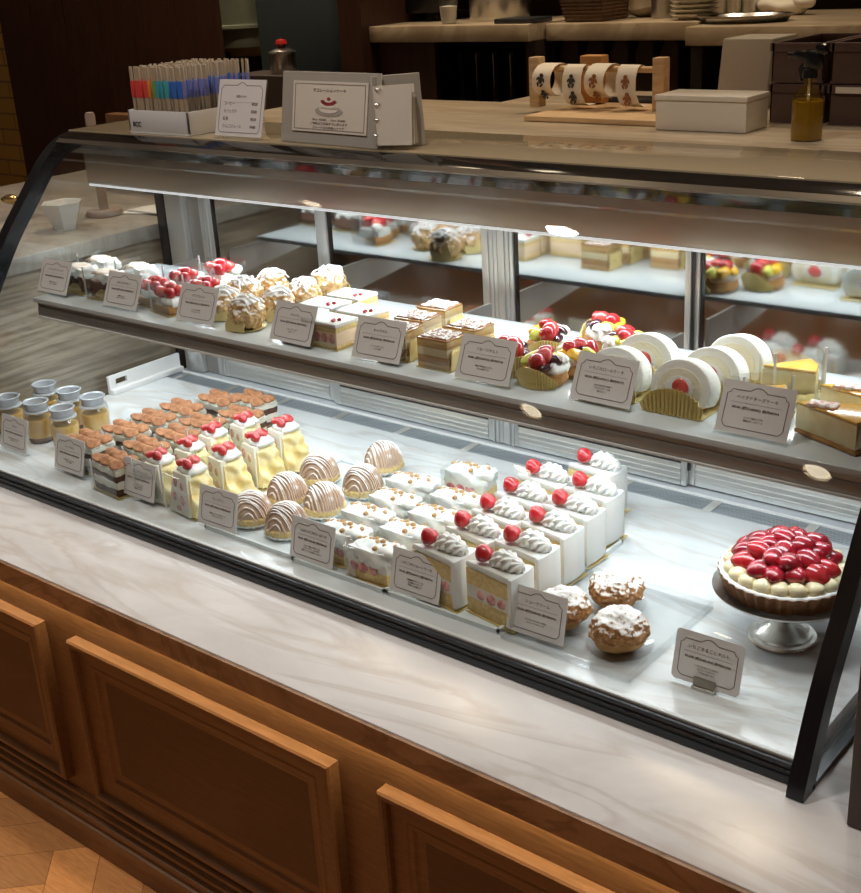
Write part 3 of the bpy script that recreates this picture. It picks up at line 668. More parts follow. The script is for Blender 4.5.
place(PF, [('cream puff at the back of the clear tray', -.815, 1.350, .3, .97), ('cream puff at the front right of the clear tray', -.752, 1.256, 1.4, 1.0), ('cream puff half hidden behind its price card', -.848, 1.266, 2.2, .95)], ZF+TR)
# --- trays
def tray(name, x0, x1, y0, y1, z, lab, m, rim=.008):
    b = MB(); b.span((x0, y0, z+.0003), (x1, y1, z+.0033), m)
    for a, c in (((x0, y0), (x0+.004, y1)), ((x1-.004, y0), (x1, y1)), ((x0, y0), (x1, y0+.004)), ((x0, y1-.004), (x1, y1))): b.span((a[0], a[1], z+.0032), (c[0], c[1], z+rim), m)
    return tag(b.build(name), lab, 'tray')
M_TRAYW = mat('milky_tray', (.72, .78, .79), .25)
tray('serving_tray', -1.122, -.912, 1.196, 1.535, ZF, 'milky white tray under the strawberry shortcakes', M_TRAYW)
tray('serving_tray', -1.322, -1.125, 1.196, 1.520, ZF, 'milky white tray under the nut cream slices', M_TRAYW)
tray('serving_tray', -1.540, -1.326, 1.202, 1.545, ZF, 'milky white tray under the chestnut mont blancs', M_TRAYW)
tray('clear_tray', -.905, -.698, 1.190, 1.425, ZF, 'clear plastic tray under the cream puffs', M_ACR, .012)
# --- strawberry tart and its stand
ft = at(782, 637, z=ZF)
st = thing('cake_stand', 'polished silver footed stand holding the whole strawberry tart', 'cake stand', (ft.x, ft.y, ZF+.0005))
child(MB().lathe([(0, 0), (.045, 0), (.047, .003), (.045, .006), (.040, .007), (.039, .010), (.033, .012), (.029, .016), (.020, .021), (.012, .027), (0, .028)], M_STEEL, seg=48), 'foot', st)
child(MB().lathe([(0, .026), (.011, .026), (.009, .032), (.0115, .036), (.008, .041), (.0075, .052), (.009, .062), (.013, .070), (0, .071)], M_STEEL, seg=28), 'stem', st)
child(MB().lathe([(0, .069), (.05, .069), (.090, .073), (.0955, .0775), (.096, .0795), (.0935, .079), (.088, .076), (0, .0735)], M_STEEL, seg=64), 'plate', st)
ta = thing('strawberry_tart', 'whole round tart heaped with glazed strawberries on a silver stand', 'tart', (ft.x, ft.y, ZF+.0785))
child(MB().lathe([(0, .0), (.078, 0), (.088, .026), (.085, .0275), (.080, .020), (0, .020)], M_CRUSTD, seg=144, flute=.022, nfl=36), 'crust', ta)['label'] = 'dark fluted tart shell'
child(MB().lathe([(.080, .0255), (.085, .0262), (.0876, .0266), (.0865, .0282), (.083, .0285), (.079, .026)], mat('icing_sugar', (.85, .84, .82), .9, bump=.3, noise_scale=150), seg=96, flute=.012, nfl=36), 'sugar_rim', ta)['label'] = 'icing sugar on the rim'
cu = MB().lathe([(0, .020), (.080, .0205), (.080, .026), (.06, .034), (0, .038)], M_CUST, seg=48)
child(cu, 'custard_bed', ta)
for k in range(20):
    a = 2*math.pi*k/20; child(MB().blob((.0705*math.cos(a), .0705*math.sin(a), .032), (.0135, .0130, .0100), M_CUST, .0025, 60, 2, seed=k, M=Matrix.Rotation(a, 4, 'Z')), 'custard_dollop', ta)
r_ = random.Random(21)
for ring, (rr, n, z) in enumerate(((.053, 13, .043), (.036, 9, .056), (.019, 5, .064), (.0, 1, .068))):
    for k in range(n):
        a = 2*math.pi*(k+.5*ring)/n+r_.uniform(-.10, .10); q = rr+r_.uniform(-.003, .003)
        sz = r_.uniform(.0150, .0180); tilt = R(r_.uniform(75, 105)) if ring == 0 else R(r_.uniform(55, 100))
        T = Matrix.Translation((q*math.cos(a), q*math.sin(a), z+r_.uniform(-.002, .002))) @ Matrix.Rotation(a+r_.uniform(-.35, .35), 4, 'Z') @ Matrix.Rotation(tilt, 4, 'Y') @ Matrix.Diagonal((.86, 1, 1.0, 1))
        pr = [(0, -sz*.75), (sz*.5, -sz*.72), (sz*.9, -sz*.45), (sz, -.05*sz), (sz*.90, sz*.40), (sz*.62, sz*.88), (sz*.3, sz*1.16), (0, sz*1.26)]
        child(MB().lathe(pr, M_BERRYD if r_.random() < .65 else M_BERRY, seg=16, M=T), 'strawberry', ta)
# ------------------------------------------------------------------ cakes on the shelf
ZU = ZS+.0006
def choco_slice():
    g = proto('chocolate_cream_slice', 'cake', 'chocolate slices with white cream on the shelf')
    child(MB().prism([(-.040, -.034), (.040, -.034), (.044, .03), (-.04, .03)], .0005, .002, M_GOLD), 'cake_board', g)['label'] = 'gold card base'
    child(MB().lump((0, 0, .0225), (.070, .054, .030), M_CHOC, 7, .007, 60, .95, 2, .12), 'chocolate_sponge', g)['label'] = 'dark chocolate sponge'
    child(MB().lump((.004, .0, .042), (.068, .052, .020), M_CREAM, 8, .007, 70, .85, 6, .3), 'cream', g)['label'] = 'white whipped cream'
    child(MB().lump((-.010, .0, .0525), (.046, .042, .006), mat('pale_cocoa_cream', (.72, .58, .46), .8, col2=(.80, .72, .64), noise_scale=120), 6, .005, 90, .8, 3, .4), 'dusted_top', g)['label'] = 'cream lightly dusted with cocoa'
    gd = MB().prism([(-.026, 0), (.026, 0), (.022, .012), (.010, .022), (-.006, .023), (-.020, .014)], -.0004, .0004, M_GOLD, M=Matrix.Translation((.010, -.033, .001)) @ Matrix.Rotation(R(78), 4, 'X'))
    child(gd, 'gold_tab', g)['label'] = 'gold card tab in front'
    child(film_mb([(.040, -.0345), (-.040, -.0345), (-.044, 0), (-.04, .032)], .002, .062), 'film', g)['label'] = 'clear film'
    child(seam(-.042, -.030, .004, .066), 'film_seam', g)['label'] = 'white film seam'
    return g
CH = choco_slice()
place(CH, [('chocolate cream slice in front with a gold tab, left end of the shelf', -2.008, 1.418, 0.05, 0.95), ('chocolate cream slice hidden behind the leftmost shelf card', -2.104, 1.424, 0, 0.95), ('chocolate cream slice behind the one with the gold tab, left of two', -2.12, 1.486, 0.04, 0.95), ('chocolate cream slice at the back, next to the strawberry tartlets', -1.992, 1.482, -0.06, 0.95)], ZU)
def tartlet():
    g = proto('strawberry_tartlet', 'tart', 'strawberry tartlets on the shelf')
    W = [(-.042, -.020), (.030, -.034), (.037, 0), (.030, .034)]
    child(MB().prism([(-.048, -.024), (.034, -.040), (.042, 0), (.034, .040)], .0004, .002, M_GOLD), 'cake_board', g)['label'] = 'gold card base'
    child(MB().prism(W, .002, .018, M_CRUST, .002), 'crust', g)['label'] = 'baked tart base'
    child(MB().lump((.004, 0, .026), (.060, .052, .018), M_CREAM, 6, .005, 70, .9, 4, .25), 'cream', g)['label'] = 'white cream layer'
    r_ = random.Random(4)
    for k, (x, y, z) in enumerate(((-.020, -.012, .043), (-.004, -.018, .044), (.014, -.016, .043), (-.010, .004, .048), (.008, .002, .050), (.020, .008, .043))):
        child(strawberry_mb((x, y, z), .0135, M_BERRYC if k % 2 else M_BERRY, (R(r_.uniform(-80, 80)), R(r_.uniform(-80, 80)))), 'strawberry', g)
    child(MB().blob((.024, .016, .040), (.014, .014, .010), M_CREAM, .004, 90, 3), 'cream_rosette', g)['label'] = 'piped white cream'
    child(film_mb([(.036, -.041), (-.046, -.024), (-.050, .0), (-.046, .022), (.03, .040)], .002, .058), 'film', g)['label'] = 'clear film'
    child(seam(-.0485, -.018, .004, .066), 'film_seam', g)['label'] = 'white film seam'
    return g
TT = tartlet()
place(TT, [('strawberry tartlet in front between two shelf cards', -1.806, 1.406, 0, 0.88), ('strawberry tartlet behind the second shelf card', -1.876, 1.428, 0.1, 0.88), ('strawberry tartlet rear left, beside the chocolate slices', -1.878, 1.502, 0.1, 0.88), ('strawberry tartlet rearmost and tallest, with red cut berries', -1.846, 1.568, -0.1, 0.98), ('strawberry tartlet just behind the third shelf card', -1.782, 1.472, 0.15, 0.88)], ZU)
def flaky():
    g = proto('flaky_cream_puff', 'pastry', 'sugared flaky pastries on the shelf')
    child(MB().lathe([(0, .0004), (.034, .0004), (.038, .004), (.033, .0016), (0, .0016)], M_GOLDP, seg=48, flute=.03, nfl=24), 'gold_cup', g)['label'] = 'gold pleated paper'
    b = bmesh.new(); bmesh.ops.create_icosphere(b, subdivisions=5, radius=1)
    for v in b.verts:
        d = v.co.normalized(); p = Vector((d.x*.037, d.y*.034, d.z*.033)); rg = 1-abs(noise.noise(p*48))*2; r2 = 1-abs(noise.noise(p*110+Vector((3, 1, 2))))*2; p += d*(.006*noise.noise(p*35)+.0055*rg*rg+.0030*r2*r2-.003); p.z = max(p.z, -.030); v.co = p+Vector((0, 0, .032))
    child(MB().add(b, M_FLAKE), 'flaky_shell', g, sharp=80)
    r_ = random.Random(2)
    for k in range(4):
        y = -.020+k*.013; pts = []
        for i in range(9):
            t = -1+2*i/8; pts.append((t*.028, y+.004*math.sin(5*t+k), .0365+.031*math.sqrt(max(.02, 1-t*t*.62-(y/.04)**2))))
        child(MB().tube(pts, [.0008+.0022*abs(math.sin(2.3*i+k*1.7)) for i in range(9)], mat('icing_sugar_strip', (.88, .88, .88), .8), seg=6), 'sugar_strip', g)['label'] = 'line of icing sugar'
    gd = MB().prism([(-.024, 0), (.022, 0), (.024, .016), (.014, .032), (-.002, .038), (-.018, .030), (-.026, .014)], -.0004, .0004, M_GOLDP, M=Matrix.Translation((-.004, -.0375, .0015)) @ Matrix.Rotation(R(76), 4, 'X'))
    child(gd, 'gold_tab', g)['label'] = 'gold paper tab'
    return g
FL = flaky()
place(FL, [('sugared flaky pastry in front with a gold tab, by the fourth shelf card', -1.592, 1.398, 0.15, 0.88), ('sugared flaky pastry half hidden by the third shelf card', -1.684, 1.428, 0.5, 0.85), ('sugared flaky pastry second row left, behind the gold tab one', -1.70, 1.496, -0.3, 0.86), ('sugared flaky pastry second row right, beside the white layered squares', -1.59, 1.474, 0.8, 0.84), ('sugared flaky pastry third row left', -1.695, 1.562, 1.3, 0.86), ('sugared flaky pastry third row right', -1.595, 1.546, 2.2, 0.84), ('sugared flaky pastry rearmost, roundest and least sugared', -1.6, 1.618, 2.9, 0.92)], ZU)
def fraisier():
    g = proto('white_layered_square', 'cake', 'white topped strawberry squares on the shelf')
    child(MB().span((-.046, -.034, .0004), (.046, .034, .0018), M_GOLD), 'cake_board', g)['label'] = 'gold card base'
    s_ = MB()
    for z0, z1, m in ((.0018, .009, M_SPONGE), (.009, .034, mat('peach_mousse', (.82, .62, .42), .5)), (.034, .044, M_SPONGE)): s_.span((-.043, -.031, z0), (.043, .031, z1), m, .0008)
    child(s_, 'layers', g)['label'] = 'sponge and peach mousse layers'
    child(MB().span((-.044, -.032, .044), (.044, .032, .0515), M_CREAM, .002), 'white_top', g)['label'] = 'smooth white top'
    for k in range(4): child(MB().blob((-.030+k*.020, -.0312, .0215), (.0088, .0022, .0098), M_BFACE, sub=2), 'strawberry_slice', g)['label'] = 'round strawberry slice'
    for k, (x, y) in enumerate(((.020, -.012), (.029, -.006), (.024, -.018))): child(MB().blob((x, y, .0535), (.005, .004, .0032), M_BERRY, .001, 200, 2, seed=k), 'berry_piece', g)['label'] = 'small red berry piece'
    child(film_mb([(.043, -.034), (-.046, -.034), (-.047, .0), (-.045, .033)], .002, .055), 'film', g)['label'] = 'clear film'
    return g
FR = fraisier()
place(FR, [('white topped strawberry square in front, strawberry rounds showing, beside the fifth shelf card', -1.392, 1.403, -0.02, 0.86), ('white topped square behind the fourth shelf card', -1.468, 1.414, 0.02, 0.86), ('white topped square second row left', -1.472, 1.474, 0.03, 0.86), ('white topped square second row right, over the caramel squares', -1.382, 1.470, -0.03, 0.86), ('white topped square at the back', -1.47, 1.54, 0.02, 0.86)], ZU)
def caramel():
    g = proto('caramel_layered_square', 'cake', 'caramel layered squares on the shelf')
    child(MB().span((-.040, -.034, .0004), (.044, .034, .0018), M_GOLD), 'cake_board', g)['label'] = 'gold card base'
    s_ = MB()
    for z0, z1, c in ((.0018, .011, (.62, .40, .18)), (.011, .026, (.44, .24, .10)), (.026, .042, (.82, .68, .42)), (.042, .057, (.66, .42, .16))): s_.span((-.037, -.031, z0), (.037, .031, z1), mat('layer_%d' % int(c[0]*100), c, .7), .0008)
    child(s_, 'layers', g)['label'] = 'caramel and cream layers'
    child(MB().span((-.0375, -.0315, .057), (.0375, .0315, .0605), mat('caramel_top', (.42, .20, .07), .25, coat=.4), .0015), 'caramel_top', g)['label'] = 'brown caramel glaze'
    child(MB().lump((.0, .0, .0615), (.064, .052, .004), mat('flecked_crumble', (.30, .16, .10), .8, col2=(.88, .86, .84), noise_scale=170, lo=.47, hi=.53), 6, .003, 120, 1, 7, .1), 'crumble', g)['label'] = 'white flecked crumble'
    child(film_mb([(.040, .032), (.0425, .0), (.040, -.034), (-.02, -.0345)], .002, .064), 'film', g)['label'] = 'clear film'
    child(MB().lump((.042, 0, .022), (.004, .058, .040), M_GOLDP, 5, .006, 90, .8, 3, .1), 'gold_wrap', g)['label'] = 'crumpled gold wrap'
    return g
CA = caramel()
place(CA, [('caramel layered square in front between two shelf cards, layers showing', -1.158, 1.405, 0, 0.8), ('caramel square behind the fifth shelf card with gold wrap', -1.247, 1.409, 0.06, 0.8), ('caramel square second row left', -1.262, 1.472, 0.02, 0.8), ('caramel square second row right, beside the fruit tarts', -1.154, 1.472, -0.04, 0.8), ('caramel square at the back with a yellow pleated side', -1.27, 1.54, 0.03, 0.8)], ZU)
M_GRAPE = mat('dark_grape', (.045, .012, .022), .12, coat=.8); M_MANGO = mat('glazed_mango', (.90, .52, .04), .2, coat=.8); M_KIWI = mat('glazed_green_fruit', (.62, .62, .10), .2, coat=.8)
def fruit_tart():
    g = proto('fruit_tart', 'tart', 'mixed fruit tarts in gold paper')
    child(MB().lathe([(0, .0004), (.034, .0004), (.042, .010), (.0395, .024), (.034, .020), (0, .020)], M_CRUST, seg=36), 'crust', g)['label'] = 'baked tart base'
    fan = MB(); b = bmesh.new(); n = 40; lo = []; hi = []
    for i in range(n+1):
        a = R(205)+R(130)*i/n; rr = .041+.0020*(1 if i % 2 else -1); h = .012+.028*math.sin(math.pi*i/n)
        lo.append((b.verts.new((rr*math.cos(a), rr*math.sin(a), .0005)), b.verts.new(((rr-.001)*math.cos(a), (rr-.001)*math.sin(a), .0005)))); rr += .006
        hi.append((b.verts.new((rr*math.cos(a), rr*math.sin(a), h)), b.verts.new(((rr-.001)*math.cos(a), (rr-.001)*math.sin(a), h))))
    for i in range(n):
        b.faces.new((lo[i][0], lo[i+1][0], hi[i+1][0], hi[i][0])); b.faces.new((lo[i][1], hi[i][1], hi[i+1][1], lo[i+1][1])); b.faces.new((hi[i][0], hi[i+1][0], hi[i+1][1], hi[i][1])); b.faces.new((lo[i][0], lo[i][1], lo[i+1][1], lo[i+1][0]))
    for i in (0, n): b.faces.new((lo[i][0], hi[i][0], hi[i][1], lo[i][1]))
    child(fan.add(b, M_GOLDP), 'pleated_paper', g, sharp=15)['label'] = 'gold pleated paper'
    child(MB().lump((.006, .008, .030), (.062, .056, .022), M_CREAM, 6, .006, 70, .8, 4, .45), 'cream', g)['label'] = 'white cream'
    r_ = random.Random(13)
    for x, y, z, s_, m in ((-.020, -.016, .040, .0165, M_KIWI), (.000, -.020, .041, .0165, M_BERRY), (.006, -.002, .047, .0165, M_BERRYC), (.019, -.020, .037, .0135, M_GRAPE), (-.022, .008, .042, .016, M_MANGO), (-.006, .012, .047, .015, M_BERRY), (.022, .000, .042, .0130, M_GRAPE), (-.008, -.006, .046, .0125, M_GRAPE), (.010, .020, .042, .0150, M_KIWI), (-.010, .026, .038, .014, M_MANGO)):
        nm = {'dark_grape': 'grape', 'glazed_mango': 'mango_piece', 'glazed_green_fruit': 'green_fruit_piece'}.get(m.name, 'strawberry')
        if nm == 'strawberry': mb = strawberry_mb((x, y, z), s_, m, (R(r_.uniform(-80, 80)), R(r_.uniform(-80, 80))))
        else: mb = MB().blob((x, y, z), (s_, s_*.82, s_*.62), m, .006, 55, 3, M=Matrix.Rotation(r_.uniform(0, 6), 4, 'Z'), seed=int(x*999))
        child(mb, nm, g)
    for x, y in ((.026, .018), (.014, .026)): child(MB().lathe([(.010, 0), (.0115, .004), (.008, .010), (0, .014)], M_CREAM, c=(x, y, .036), seg=32, flute=.12, nfl=7, twist=.3), 'cream_rosette', g)['label'] = 'piped cream'
    return g
FT = fruit_tart()
place(FT, [('mixed fruit tart in front with its gold pleated paper facing out', -.974, 1.413, 0, 0.86), ('mixed fruit tart left, behind the caramel price card', -1.048, 1.432, 1.0, 0.86), ('mixed fruit tart behind the front one, beside the roll cakes', -0.955, 1.475, 2.3, 0.84), ('mixed fruit tart rear left with red berries', -1.045, 1.53, 0.5, 0.86), ('mixed fruit tart second from the back with yellow mango', -0.925, 1.56, 3.4, 0.86), ('mixed fruit tart rearmost, near the mirror doors', -0.99, 1.612, 4.2, 0.88)], ZU)
def roll_cake():
    g = proto('roll_cake_slice', 'cake', 'white strawberry roll cake slices')
    Tl = Matrix.Rotation(R(-12), 4, 'X')
    def arch(rx_, rz_, z0, n=28, a0=-38):
        return [(rx_*math.cos(R(a0+(180-2*a0)*i/n)), z0+rz_*math.sin(R(a0+(180-2*a0)*i/n))) for i in range(n+1)]
    XZ = Matrix(((1, 0, 0, 0), (0, 0, 1, 0), (0, 1, 0, 0), (0, 0, 0, 1)))
    M_RSP = mat('white_roll_sponge', (.84, .84, .78), .85, bump=.25, noise_scale=200)
    child(MB().prism(arch(.0455, .040, .0300, a0=-33), -.017, .017, M_RSP, .004, M=Tl @ XZ), 'sponge', g)['label'] = 'pale white sponge ring'
    child(MB().prism(arch(.033, .028, .0300, a0=-33), -.0182, .0182, mat('pale_yellow_crumb', (.80, .76, .58), .85, bump=.3, noise_scale=220), .001, M=Tl @ XZ), 'inner_crumb', g)['label'] = 'pale yellow crumb'
    child(MB().prism(arch(.022, .019, .0290, a0=-33), -.0192, .0192, M_CREAM, .002, M=Tl @ XZ), 'cream_filling', g)['label'] = 'white cream filling'
    for sgn in (-1, 1): child(MB().blob((0, 0, 0), (.0125, .0035, .0115), M_BERRYC, .002, 90, 3, M=Tl @ Matrix.Translation((.002, sgn*.0192, .033))), 'strawberry', g)
    fan = MB(); b = bmesh.new(); n = 30; rows = []
    for i in range(n+1):
        t = -1+2*i/n; x = .047*t; pz = .0030*(1 if i % 2 else -1); h = .006+.032*math.sqrt(max(0, 1-t*t*.96)); y = -.032+pz
        rows.append([b.verts.new(p) for p in ((x*.92, y+.002, .0006), (x, y-.002+h*.12, h), (x, y-.001+h*.12, h), (x*.92, y+.003, .0006))])
    for p, q in zip(rows, rows[1:]):
        for k in range(4): b.faces.new((p[k], p[(k+1) % 4], q[(k+1) % 4], q[k]))
    b.faces.new(rows[0]); b.faces.new(rows[-1][::-1])
    fan.add(b, M_GOLDP); fan.span((-.043, -.029, .0003), (.043, .032, .0015), M_GOLDP)
    child(fan, 'pleated_paper', g, sharp=15)['label'] = 'gold pleated paper cup'
    return g
RC = roll_cake()
place(RC, [('white roll cake slice in front with the gold paper facing out', -0.748, 1.414, 0), ('white roll cake slice half behind its price card', -0.856, 1.424, 0.05, 0.97), ('white roll cake slice behind the card, back left', -0.85, 1.493, 0.05), ('white roll cake slice in the middle of the right column', -0.738, 1.48, -0.03), ('white roll cake slice rearmost of the right column', -0.735, 1.548, -0.05)], ZU)
M_CHEES = mat('cheesecake_crumb', (.82, .66, .34), .7, col2=(.86, .74, .46), noise_scale=40); M_BROWNT = mat('golden_baked_top', (.86, .46, .08), .2, coat=.6, col2=(.92, .60, .14), noise_scale=30)
def film_cheese():
    g = proto('glazed_cheesecake_slice', 'cake', 'film wrapped cheesecake slices')
    W = [(-.048, .0), (.030, -.034), (.038, 0), (.030, .034)]
    child(MB().prism([(-.054, .0), (.034, -.040), (.043, 0), (.034, .040)], .0004, .002, M_GOLD), 'cake_board', g)['label'] = 'gold card base'
    child(MB().prism(W, .002, .046, M_CHEES, .002), 'cheesecake', g)
    child(MB().prism(inset(W, .001), .046, .052, M_BROWNT, .002), 'glazed_top', g)['label'] = 'shiny orange top'
    child(MB().lathe([(.036, .001), (.046, .004), (.050, .018)], M_GOLDP, seg=40, flute=.03, nfl=20, sx=1, sy=.9).lathe([(.0365, .0005), (.0468, .0036), (.0508, .0178)], M_GOLDP, seg=40, flute=.03, nfl=20, sy=.9), 'pleated_paper', g)['label'] = 'gold pleated paper'
    child(film_mb([(.036, -.041), (-.052, -.004), (-.052, .004), (.036, .041), (.045, 0), (.036, -.041)], .002, .072), 'film', g)['label'] = 'tall clear film'
    child(seam(-.03, -.0155, .004, .075), 'film_seam', g)['label'] = 'white film seam'; child(seam(.046, -.002, .01, .080), 'film_seam', g)['label'] = 'white film seam'
    return g
FC = film_cheese()
place(FC, [('orange topped cheesecake slice in tall clear film, behind the baked cheesecake card', -.645, 1.536, .5, .88), ('orange topped cheesecake slice hidden directly behind the baked cheesecake card', -.642, 1.436, .25, .80)], ZU)
def baked():
    g = proto('baked_cheesecake_slice', 'cake', 'baked cheesecake slices')
    W = [(-.062, -.004), (.040, -.044), (.050, 0), (.040, .036)]
    child(MB().prism(W, .0006, .007, M_CRUST, .001), 'crust', g)['label'] = 'brown crumb base'
    child(MB().prism(inset(W, .0008), .007, .042, M_CHEES, .002), 'cheesecake', g)
    child(MB().prism(W, .042, .0465, M_BROWNT, .002), 'baked_top', g)['label'] = 'orange baked top'
    child(MB().lump((-.022, -.006, .0475), (.040, .022, .005), mat('pink_crumble', (.80, .46, .36), .7, col2=(.90, .84, .78), noise_scale=150, lo=.48, hi=.54), 6, .005, 110, 1, 4, .3), 'crumble', g)['label'] = 'pink and white crumble'
    return g
BK = baked()
place(BK, [('baked cheesecake slice in front at the right end of the shelf, crumble on its tip', -0.53, 1.414, -0.02, 0.94), ('baked cheesecake slice behind, at the right end of the shelf', -0.532, 1.498, 0.1, 0.92)], ZU)
# ------------------------------------------------------------------ price cards
def border_pts(w, h, mx, mz, z0):
    """Notched label outline with a bump in the middle of the top edge."""
    x, zt, zb = w/2-mx, h-mz, mz; n = .006; P = []
    P += [(-x, zb+n), (-x, zt-n-.004), (-x+n*.6, zt-n*.7-.004), (-x+n, zt-.004)]
    P += [(-.012, zt-.004)] + [(-.012+.024*i/8, zt-.004+.0055*math.sin(math.pi*i/8)) for i in range(1, 8)] + [(.012, zt-.004)]
    P += [(x-n, zt-.004), (x-n*.6, zt-n*.7-.004), (x, zt-n-.004), (x, zb+n), (x-n*.4, zb+n*.4), (x-n, zb), (-x+n, zb), (-x+n*.4, zb+n*.4)]
    return P
CW, CH_ = .094, .068
def card(px, py, z, title, price, detail, label, group, clip=False, w=CW, h=CH_, pos=None, tilt=-14, rz=0.0, dy=0.0, dx=0.0):
    c = pos or at(px, py, z=z)
    g = thing('price_card', label, 'price card', (c.x+dx, c.y+dy, z+.0006), rz, group)
    T = Matrix.Translation((0, 0, .004)) @ Matrix.Rotation(R(tilt), 4, 'X')
    XZ = Matrix(((1, 0, 0, 0), (0, 0, 1, 0), (0, 1, 0, 0), (0, 0, 0, 1)))
    rr = .004 if clip else .0012
    poly = [(-w/2+rr, 0), (w/2-rr, 0), (w/2, rr), (w/2, h-rr), (w/2-rr, h), (-w/2+rr, h), (-w/2, h-rr), (-w/2, rr)]
    child(MB().prism(poly, -.0004, .0004, M_CARD, M=T @ XZ), 'card_face', g)
    P = border_pts(w, h, .0075, .007, 0); b = bmesh.new(); n = len(P); wd = .0006; ins = []; outs = []
    cen = Vector((0, h/2))
    for i in range(n):
        a = Vector(P[i-1]); d = Vector(P[(i+1) % n]); t = (d-a).normalized(); nn = Vector((-t.y, t.x))
        outs.append(Vector(P[i])+nn*wd); ins.append(Vector(P[i])-nn*wd)
    vo = [b.verts.new((p.x, -.0007, p.y)) for p in outs]; vi = [b.verts.new((p.x, -.0007, p.y)) for p in ins]
    wo = [b.verts.new((p.x, -.0003, p.y)) for p in outs]; wi = [b.verts.new((p.x, -.0003, p.y)) for p in ins]
    for i in range(n):
        j = (i+1) % n
        b.faces.new((vo[i], vo[j], vi[j], vi[i])); b.faces.new((vo[i], wo[i], wo[j], vo[j])); b.faces.new((vi[i], vi[j], wi[j], wi[i]))
    m_ = MB().add(b, M_INKP, T); m_.span((-w/2+.014, -.0006, h*.585), (w/2-.014, -.0003, h*.592), M_INKP) if False else None
    child(m_, 'printed_border', g)['label'] = 'plum printed frame'
    ln = bmesh.new(); bmesh.ops.create_cube(ln, size=1)
    child(MB().add(ln, M_INKP, T @ Matrix.Translation((0, -.0005, h*.60)) @ Matrix.Diagonal((w-.028, .0003, .00035, 1))), 'printed_rule', g)['label'] = 'thin printed rule'
    text(title, .0058, M_INK, g, 'title_lettering', (0, 0, 0), T @ Matrix.Translation((0, -.0006, h*.70)), width=min(.058, .0056*len(title)))
    if price: text(price, .0042, M_INK, g, 'price_lettering', (0, 0, 0), T @ Matrix.Translation((0, -.0006, h*.50)), width=.064, bold=.00012)
    if detail: text(detail, .0030, M_INK, g, 'detail_lettering', (0, 0, 0), T @ Matrix.Translation((0, -.0006, h*.30)))
    if clip:
        k = MB(); k.span((-.016, -.006, 0), (.016, .010, .003), M_STEEL, .0008); kk = bmesh.new(); bmesh.ops.create_cube(kk, size=1); k.add(kk, mat('brushed_clip', (.36, .33, .28), .3, metal=.9), T @ Matrix.Translation((0, -.0016, .005)) @ Matrix.Diagonal((.030, .0014, .011, 1)))
        kk = bmesh.new(); bmesh.ops.create_cube(kk, size=1); k.add(kk, M_STEEL, T @ Matrix.Translation((0, .0016, .004)) @ Matrix.Diagonal((.030, .0014, .010, 1)))
        child(k, 'metal_clip', g)['label'] = 'brushed metal clip foot'
    else:
        hd_ = MB(); hd_.span((-w/2-.002, -.004, 0), (w/2+.002, .008, .0016), M_ACR)
        q = bmesh.new(); bmesh.ops.create_cube(q, size=1); hd_.add(q, M_ACR, T @ Matrix.Translation((0, .0018, h/2-.001)) @ Matrix.Diagonal((w+.004, .0014, h+.004, 1)))
        child(hd_, 'acrylic_holder', g)['label'] = 'clear acrylic holder'
    return g
PR = '¥%s (税込¥%s) 店内¥%s'
def pr(n): return PR % (f'{n:,}', f'{int(n*1.08):,}', f'{int(n*1.1):,}')
LOW = [('プリン', 420, 'やさしい甘さのカスタードと\nほろ苦いカラメル', 'price card in front of the custard puddings', (14, 452)), ('ティラミス', 580, 'マスカルポーネクリームと\nコーヒーの香り', 'price card in front of the tiramisu slices', (69, 474)), ('いちごのクレープ', 640, 'いちごとクリームを\nクレープで包みました\n季節のおすすめ', 'price card between the tiramisu and the crepe slices', (138, 500)), ('モンブラン', 620, '和栗のペーストと生クリーム\nさくさくのメレンゲ', 'price card between the crepe slices and the mont blancs', (217, 530)), ('くるみといちごのクリームケーキ', 600, 'ふんわり焼いたスポンジに\nいちごとクリームをのせて\n香ばしいくるみを散らしました', 'price card between the mont blancs and the nut cream slices', (311, 565)), ('いちごのショートケーキ', 640, '北海道産の生クリームと\nきめ細かいスポンジ\n定番の人気商品です', 'price card in front of the left column of shortcakes', (414, 600)), ('シュークリーム', 320, 'さくさくのクッキー生地に\nカスタードをたっぷり', 'price card in front of the cream puffs', (534, 640))]
for t, p, d, l, (x, y) in LOW: card(x, y, ZF+TR, t, pr(p), d, l, 'price cards on the lower floor', rz=rnd.uniform(-.04, .04))
card(704, 690, ZF, 'いちごまるごとタルト', pr(3200), 'いちごをまるごとのせた\nカスタードのタルト\nご予約も承ります', 'rounded price card on a metal clip, in front of the strawberry tart', 'price cards on the lower floor', clip=True, rz=.02)
UP = [('ショコラクラシック', 560, '濃厚なチョコレート\n生クリームを添えて', 'leftmost price card on the shelf, before the chocolate slices', (51, 297)), ('いちごのタルト', 640, '季節のいちごと\nカスタードクリーム', 'price card between the chocolate slices and strawberry tartlets', (119, 312)), ('パリブレスト', 520, 'さくさくの生地に\nナッツのクリーム', 'price card between the strawberry tartlets and flaky pastries', (194, 327)), ('フレジェ', 620, 'いちごとムースの\n白いケーキ', 'price card in front of the white topped strawberry squares', (290, 348)), ('キャラメル', 580, 'キャラメルムースと\nナッツの層', 'price card between the white squares and the caramel squares', (376, 366)), ('フルーツタルト', 680, '季節の果物をたっぷりと\nのせた焼きタルト', 'price card between the caramel squares and fruit tarts', (483, 388)), ('いちごのロールケーキ', 520, 'ふわふわの白い生地で\nいちごとクリームを\n巻きました', 'price card between the fruit tarts and roll cakes', (602, 410)), ('ベイクドチーズケーキ', 540, 'じっくり焼き上げた\n濃厚なチーズケーキ', 'rightmost price card on the shelf, before the cheesecakes', (754, 444))]
